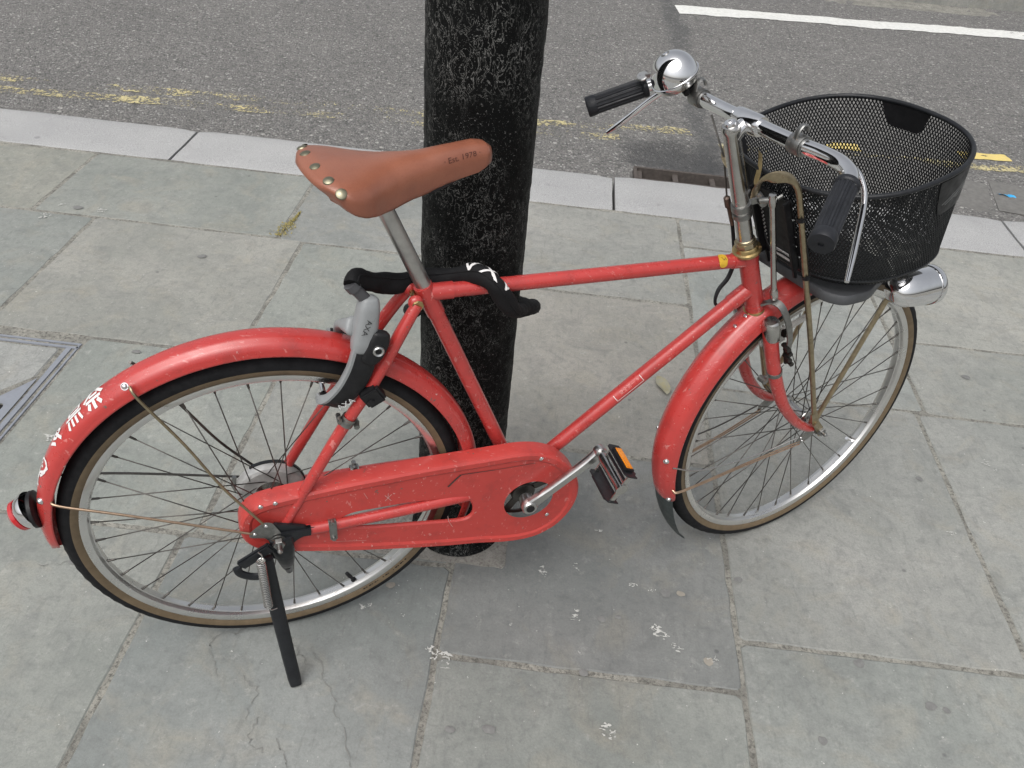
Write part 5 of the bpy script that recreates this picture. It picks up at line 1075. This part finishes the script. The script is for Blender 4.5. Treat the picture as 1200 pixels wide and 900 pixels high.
def blobtube(pts, rt, ry, n=24, it=8):
    """rounded body swept along pts; rt, ry: half widths along the tangential and sideways axes"""
    P = smooth_path(pts, it); k = len(P); t = np.linspace(0, 1, k); cap = np.sqrt(np.clip(1 - np.clip(np.maximum((.12 - t) / .12, (t - .88) / .12), 0, 1) ** 2, .02, 1))
    a_ = np.interp(t, np.linspace(0, 1, len(rt)), rt) * cap; b_ = np.interp(t, np.linspace(0, 1, len(ry)), ry) * cap
    prof = [(math.copysign(abs(math.cos(a)) ** .7, math.cos(a)), math.copysign(abs(math.sin(a)) ** .7, math.sin(a))) for a in np.linspace(0, 2 * PI, n, endpoint=False)]
    return sweep(P, prof, up=et, scale=list(zip(a_, b_)))
part('lock_body', blobtube([LR(-.026, .472, .024), LR(-.031, .455, .019), LR(-.036, .425, .012), LR(-.042, .398, .006), LR(-.045, .380, .002)], [.012, .0165, .0185, .018, .016], [.013, .0175, .0185, .016, .0115]), SILVER, lock, B, sharp=70)
part('lock_shoulder', blobtube([LR(-.034, .418, .022), LR(-.020, .408, .026), LR(.000, .396, .027), (LR(.022, .378, .024)), LR(.038, .352, .014)], [.016, .014, .011, .009, .007], [.018, .012, .008, .007, .006]), SILVER, lock, B, sharp=70)
part('lock_body_back', blobtube([LR(-.046, .430, -.010), LR(-.050, .412, -.012), LR(-.052, .392, -.012), LR(-.052, .370, -.008)], [.013, .0165, .0165, .013], [.010, .0105, .0105, .009]), BLACK, lock, B, sharp=70)
kc = LR(-.0628, .403, -.013)
part('key_cylinder', lathe([(.0050, -.001), (.0050, .002), (.0075, .0035), (.0088, .002), (.0088, -.004)], kc, (0, -1, 0), 28), ALU, lock, B)
part('keyhole', lathe([(.0001, 0), (.0052, 0)], kc + np.array([0, -.0002, 0]), (0, -1, 0), 18), DARKIN, lock, B)
V_, F_ = text_vf('AXA', .0125, 0)
part('lock_lettering', ([LR(-.0556 + 14 * (y + .002) ** 2 - .0022 * x / .012, .432 - x, .0165 - y) for x, y, z in V_], F_), INK, lock, B, smooth=False)
V_, F_ = text_vf('AXA', .0150, 0); dx_ = np.array([.80, 0, .60]); dz_ = np.array([-.60, 0, .80]); cpt = np.array([.130, -.0588, .262])
part('lock_lettering', ([cpt + dx_ * x + dz_ * y + np.array([0, -.0035 * (x / .02), 0]) for x, y, z in V_], F_), LABEL, lock, B, smooth=False)
for s in (-1, 1): part('lock_mount', join(box((.172, s * .052, .268), (.032, .024, .034), rot('Y', -30), .004), cyl((.168, s * .067, .262), (.168, s * .05, .262), .006, 12)), BLACK, lock, B)
part('shackle_tip', join(cyl(LR(-.016, .274, .016), LR(.016, .274, .016), .0042, 12)), CHROME, lock, B)

# --- decals of the frame
dv = (DT1 - ST1) / np.linalg.norm(DT1 - ST1); dn = np.array([-dv[2], 0, dv[0]])
def on_tube(p0, axv, upv, x, ang, r): return p0 + axv * x + r * (math.cos(ang) * upv + math.sin(ang) * np.array([0, -1, 0]))
mid = ST1 + dv * ((.654 - ST1[0]) / dv[0])
def tube_strokes(lines, w_, p0, axv, upv, r, m_, name):
    V_, F_ = strokes_vf(lines, w_, .002); part(name, ([on_tube(p0, axv, upv, x, y / r, r + .0004) for x, y, z in V_], F_), m_, bike, B, smooth=False)
aL, aH = .0132 * math.radians(28), .0132 * math.radians(88)
tube_strokes([[(-.030, aL), (-.030, aH), (.032, aH), (.032, aL)]], .0011, mid, dv, dn, .0132, WHITE, 'decal_box')
V_, F_ = text_vf('\u5b89\u5168\u7b2c\u4e00', .009, 0)
if len(V_) < 20: V_, F_ = text_vf('* * * *', .009, 0)
part('decal_text', ([on_tube(mid, dv, dn, x, (.0132 * math.radians(50) - y) / .0132, .0137) for x, y, z in V_], F_), FAINT, bike, B, smooth=False)
tv = (TT1 - TT0) / np.linalg.norm(TT1 - TT0); tn = np.array([-tv[2], 0, tv[0]]); m2 = TT0 + tv * (.780 - TT0[0])
V_ = []; F_ = []
for i in range(13):
    for j in range(9):
        a = i / 12 * 2 - 1; b = (j / 8 * 2 - 1) * math.sqrt(max(0, 1 - abs(a) ** 3)); V_.append(on_tube(m2, tv, tn, .0085 * a, math.radians(42) + b * math.radians(58), .0127 if False else .0139))
for i in range(12):
    for j in range(8): q = i * 9 + j; F_.append((q, q + 1, q + 10, q + 9))
part('yellow_sticker', (V_, F_), YELLOWS, bike, B)
tube_strokes([[(.002 * k - .003, .0136 * math.radians(20 + 12 * (k % 3))), (.002 * k - .001, .0136 * math.radians(34 + 12 * (k % 2)))] for k in range(4)], .0007, m2, tv, tn, .0142, INK, 'sticker_print')

# ---------------------------------------------------------------- chain lock in its fabric sleeve
CL = link('chain_lock', None, None, Matrix.Translation((B @ Vector((.3, .05, .41)))), label='black fabric sleeved chain lock looped round the pole and over the top tube', cat='chain lock')
cp = [(.153, -.029, .458), (.158, -.020, .462), (.175, -.004, .447), (.202, .014, .428), (.232, .024, .417), (.264, .032, .415), (.298, .030, .414), (.326, .018, .421), (.350, .000, .433), (.368, -.018, .427), (.386, -.025, .401), (.402, -.018, .376), (.422, .004, .352), (.450, .032, .335), (.476, .075, .303), (.492, .13, .262), (.494, .18, .235), (.475, .24, .21), (.43, .275, .20), (.36, .27, .20), (.31, .235, .215), (.289, .18, .25), (.286, .12, .30), (.284, .08, .345), (.276, .05, .39)]
CP = smooth_path(cp, 14); P_, T_, N_, B2_ = frames_along(CP); V = []; F = []; k = len(CP); n = 26
arc = np.r_[0, np.cumsum(np.linalg.norm(np.diff(P_, axis=0), axis=1))]
def sleeve_r(i, a):
    s_ = arc[i]; wr = .0011 * math.sin(a * 2 + s_ * 90) + .0012 * float(vnoise(np.array([s_ + 1.]), np.array([a * .02]), .008, 31)[0]) + .0009 * float(vnoise(np.array([s_ + 5.]), np.array([a * .01 + 3]), .016, 33)[0])
    return .0142 + wr
for i in range(k):
    for j in range(n): a = 2 * PI * j / n; r_ = sleeve_r(i, a); V.append(P_[i] + r_ * (math.cos(a) * N_[i] * 1.12 + math.sin(a) * B2_[i] * .90))
for i in range(k - 1):
    for j in range(n): j2 = (j + 1) % n; F.append((i * n + j, i * n + j2, (i + 1) * n + j2, (i + 1) * n + j))
F.append(tuple(range(n))[::-1]); F.append(tuple((k - 1) * n + j for j in range(n)))
part('fabric_sleeve', (V, F), FABRIC, CL, B, sharp=80)
part('sleeve_seam', tube([P_[i] + N_[i] * 0 + np.array([0, 0, 0]) + (sleeve_r(i, .9) * 1.02) * (math.cos(.9) * N_[i] * 1.12 + math.sin(.9) * B2_[i] * .9) for i in range(4, 200, 2)], .0012, 6), FABRIC, CL, B)
part('lock_plug', join(tube([(.172, -.030, .432), (.152, -.030, .459)], .0088, 18), tube([(.157, -.030, .452), (.151, -.029, .461)], .0112, 18)), mat('dark_grey_plug', (.07, .07, .075), .4), CL, B)
V_, F_ = text_vf('AXA', .036, 2); out = []
s0 = arc[7 * 14 + 8]
i_up = [int(np.argmax([(math.cos(a) * N_[i] + math.sin(a) * B2_[i]) @ np.array([.30, .10, .95]) for a in np.linspace(0, 2 * PI, 72, endpoint=False)])) * 2 * PI / 72 for i in range(k)]
for x, y, z in V_:
    s_ = s0 + .030 + x; i = int(np.clip(np.searchsorted(arc, s_), 1, k - 1)); f_ = (s_ - arc[i - 1]) / (arc[i] - arc[i - 1]); a = i_up[i] + y / .0135
    p0 = []
    for q in (i - 1, i): p0.append(P_[q] + (sleeve_r(q, a) + .0010) * (math.cos(a) * N_[q] * 1.12 + math.sin(a) * B2_[q] * .90))
    out.append(p0[0] * (1 - f_) + p0[1] * f_)
part('sleeve_lettering', (out, F_), WHITE, CL, B, smooth=False)
print('objects', len(bpy.data.objects), 'tris', sum(len(o.data.polygons) * 2 for o in bpy.data.objects if o.type == 'MESH'))
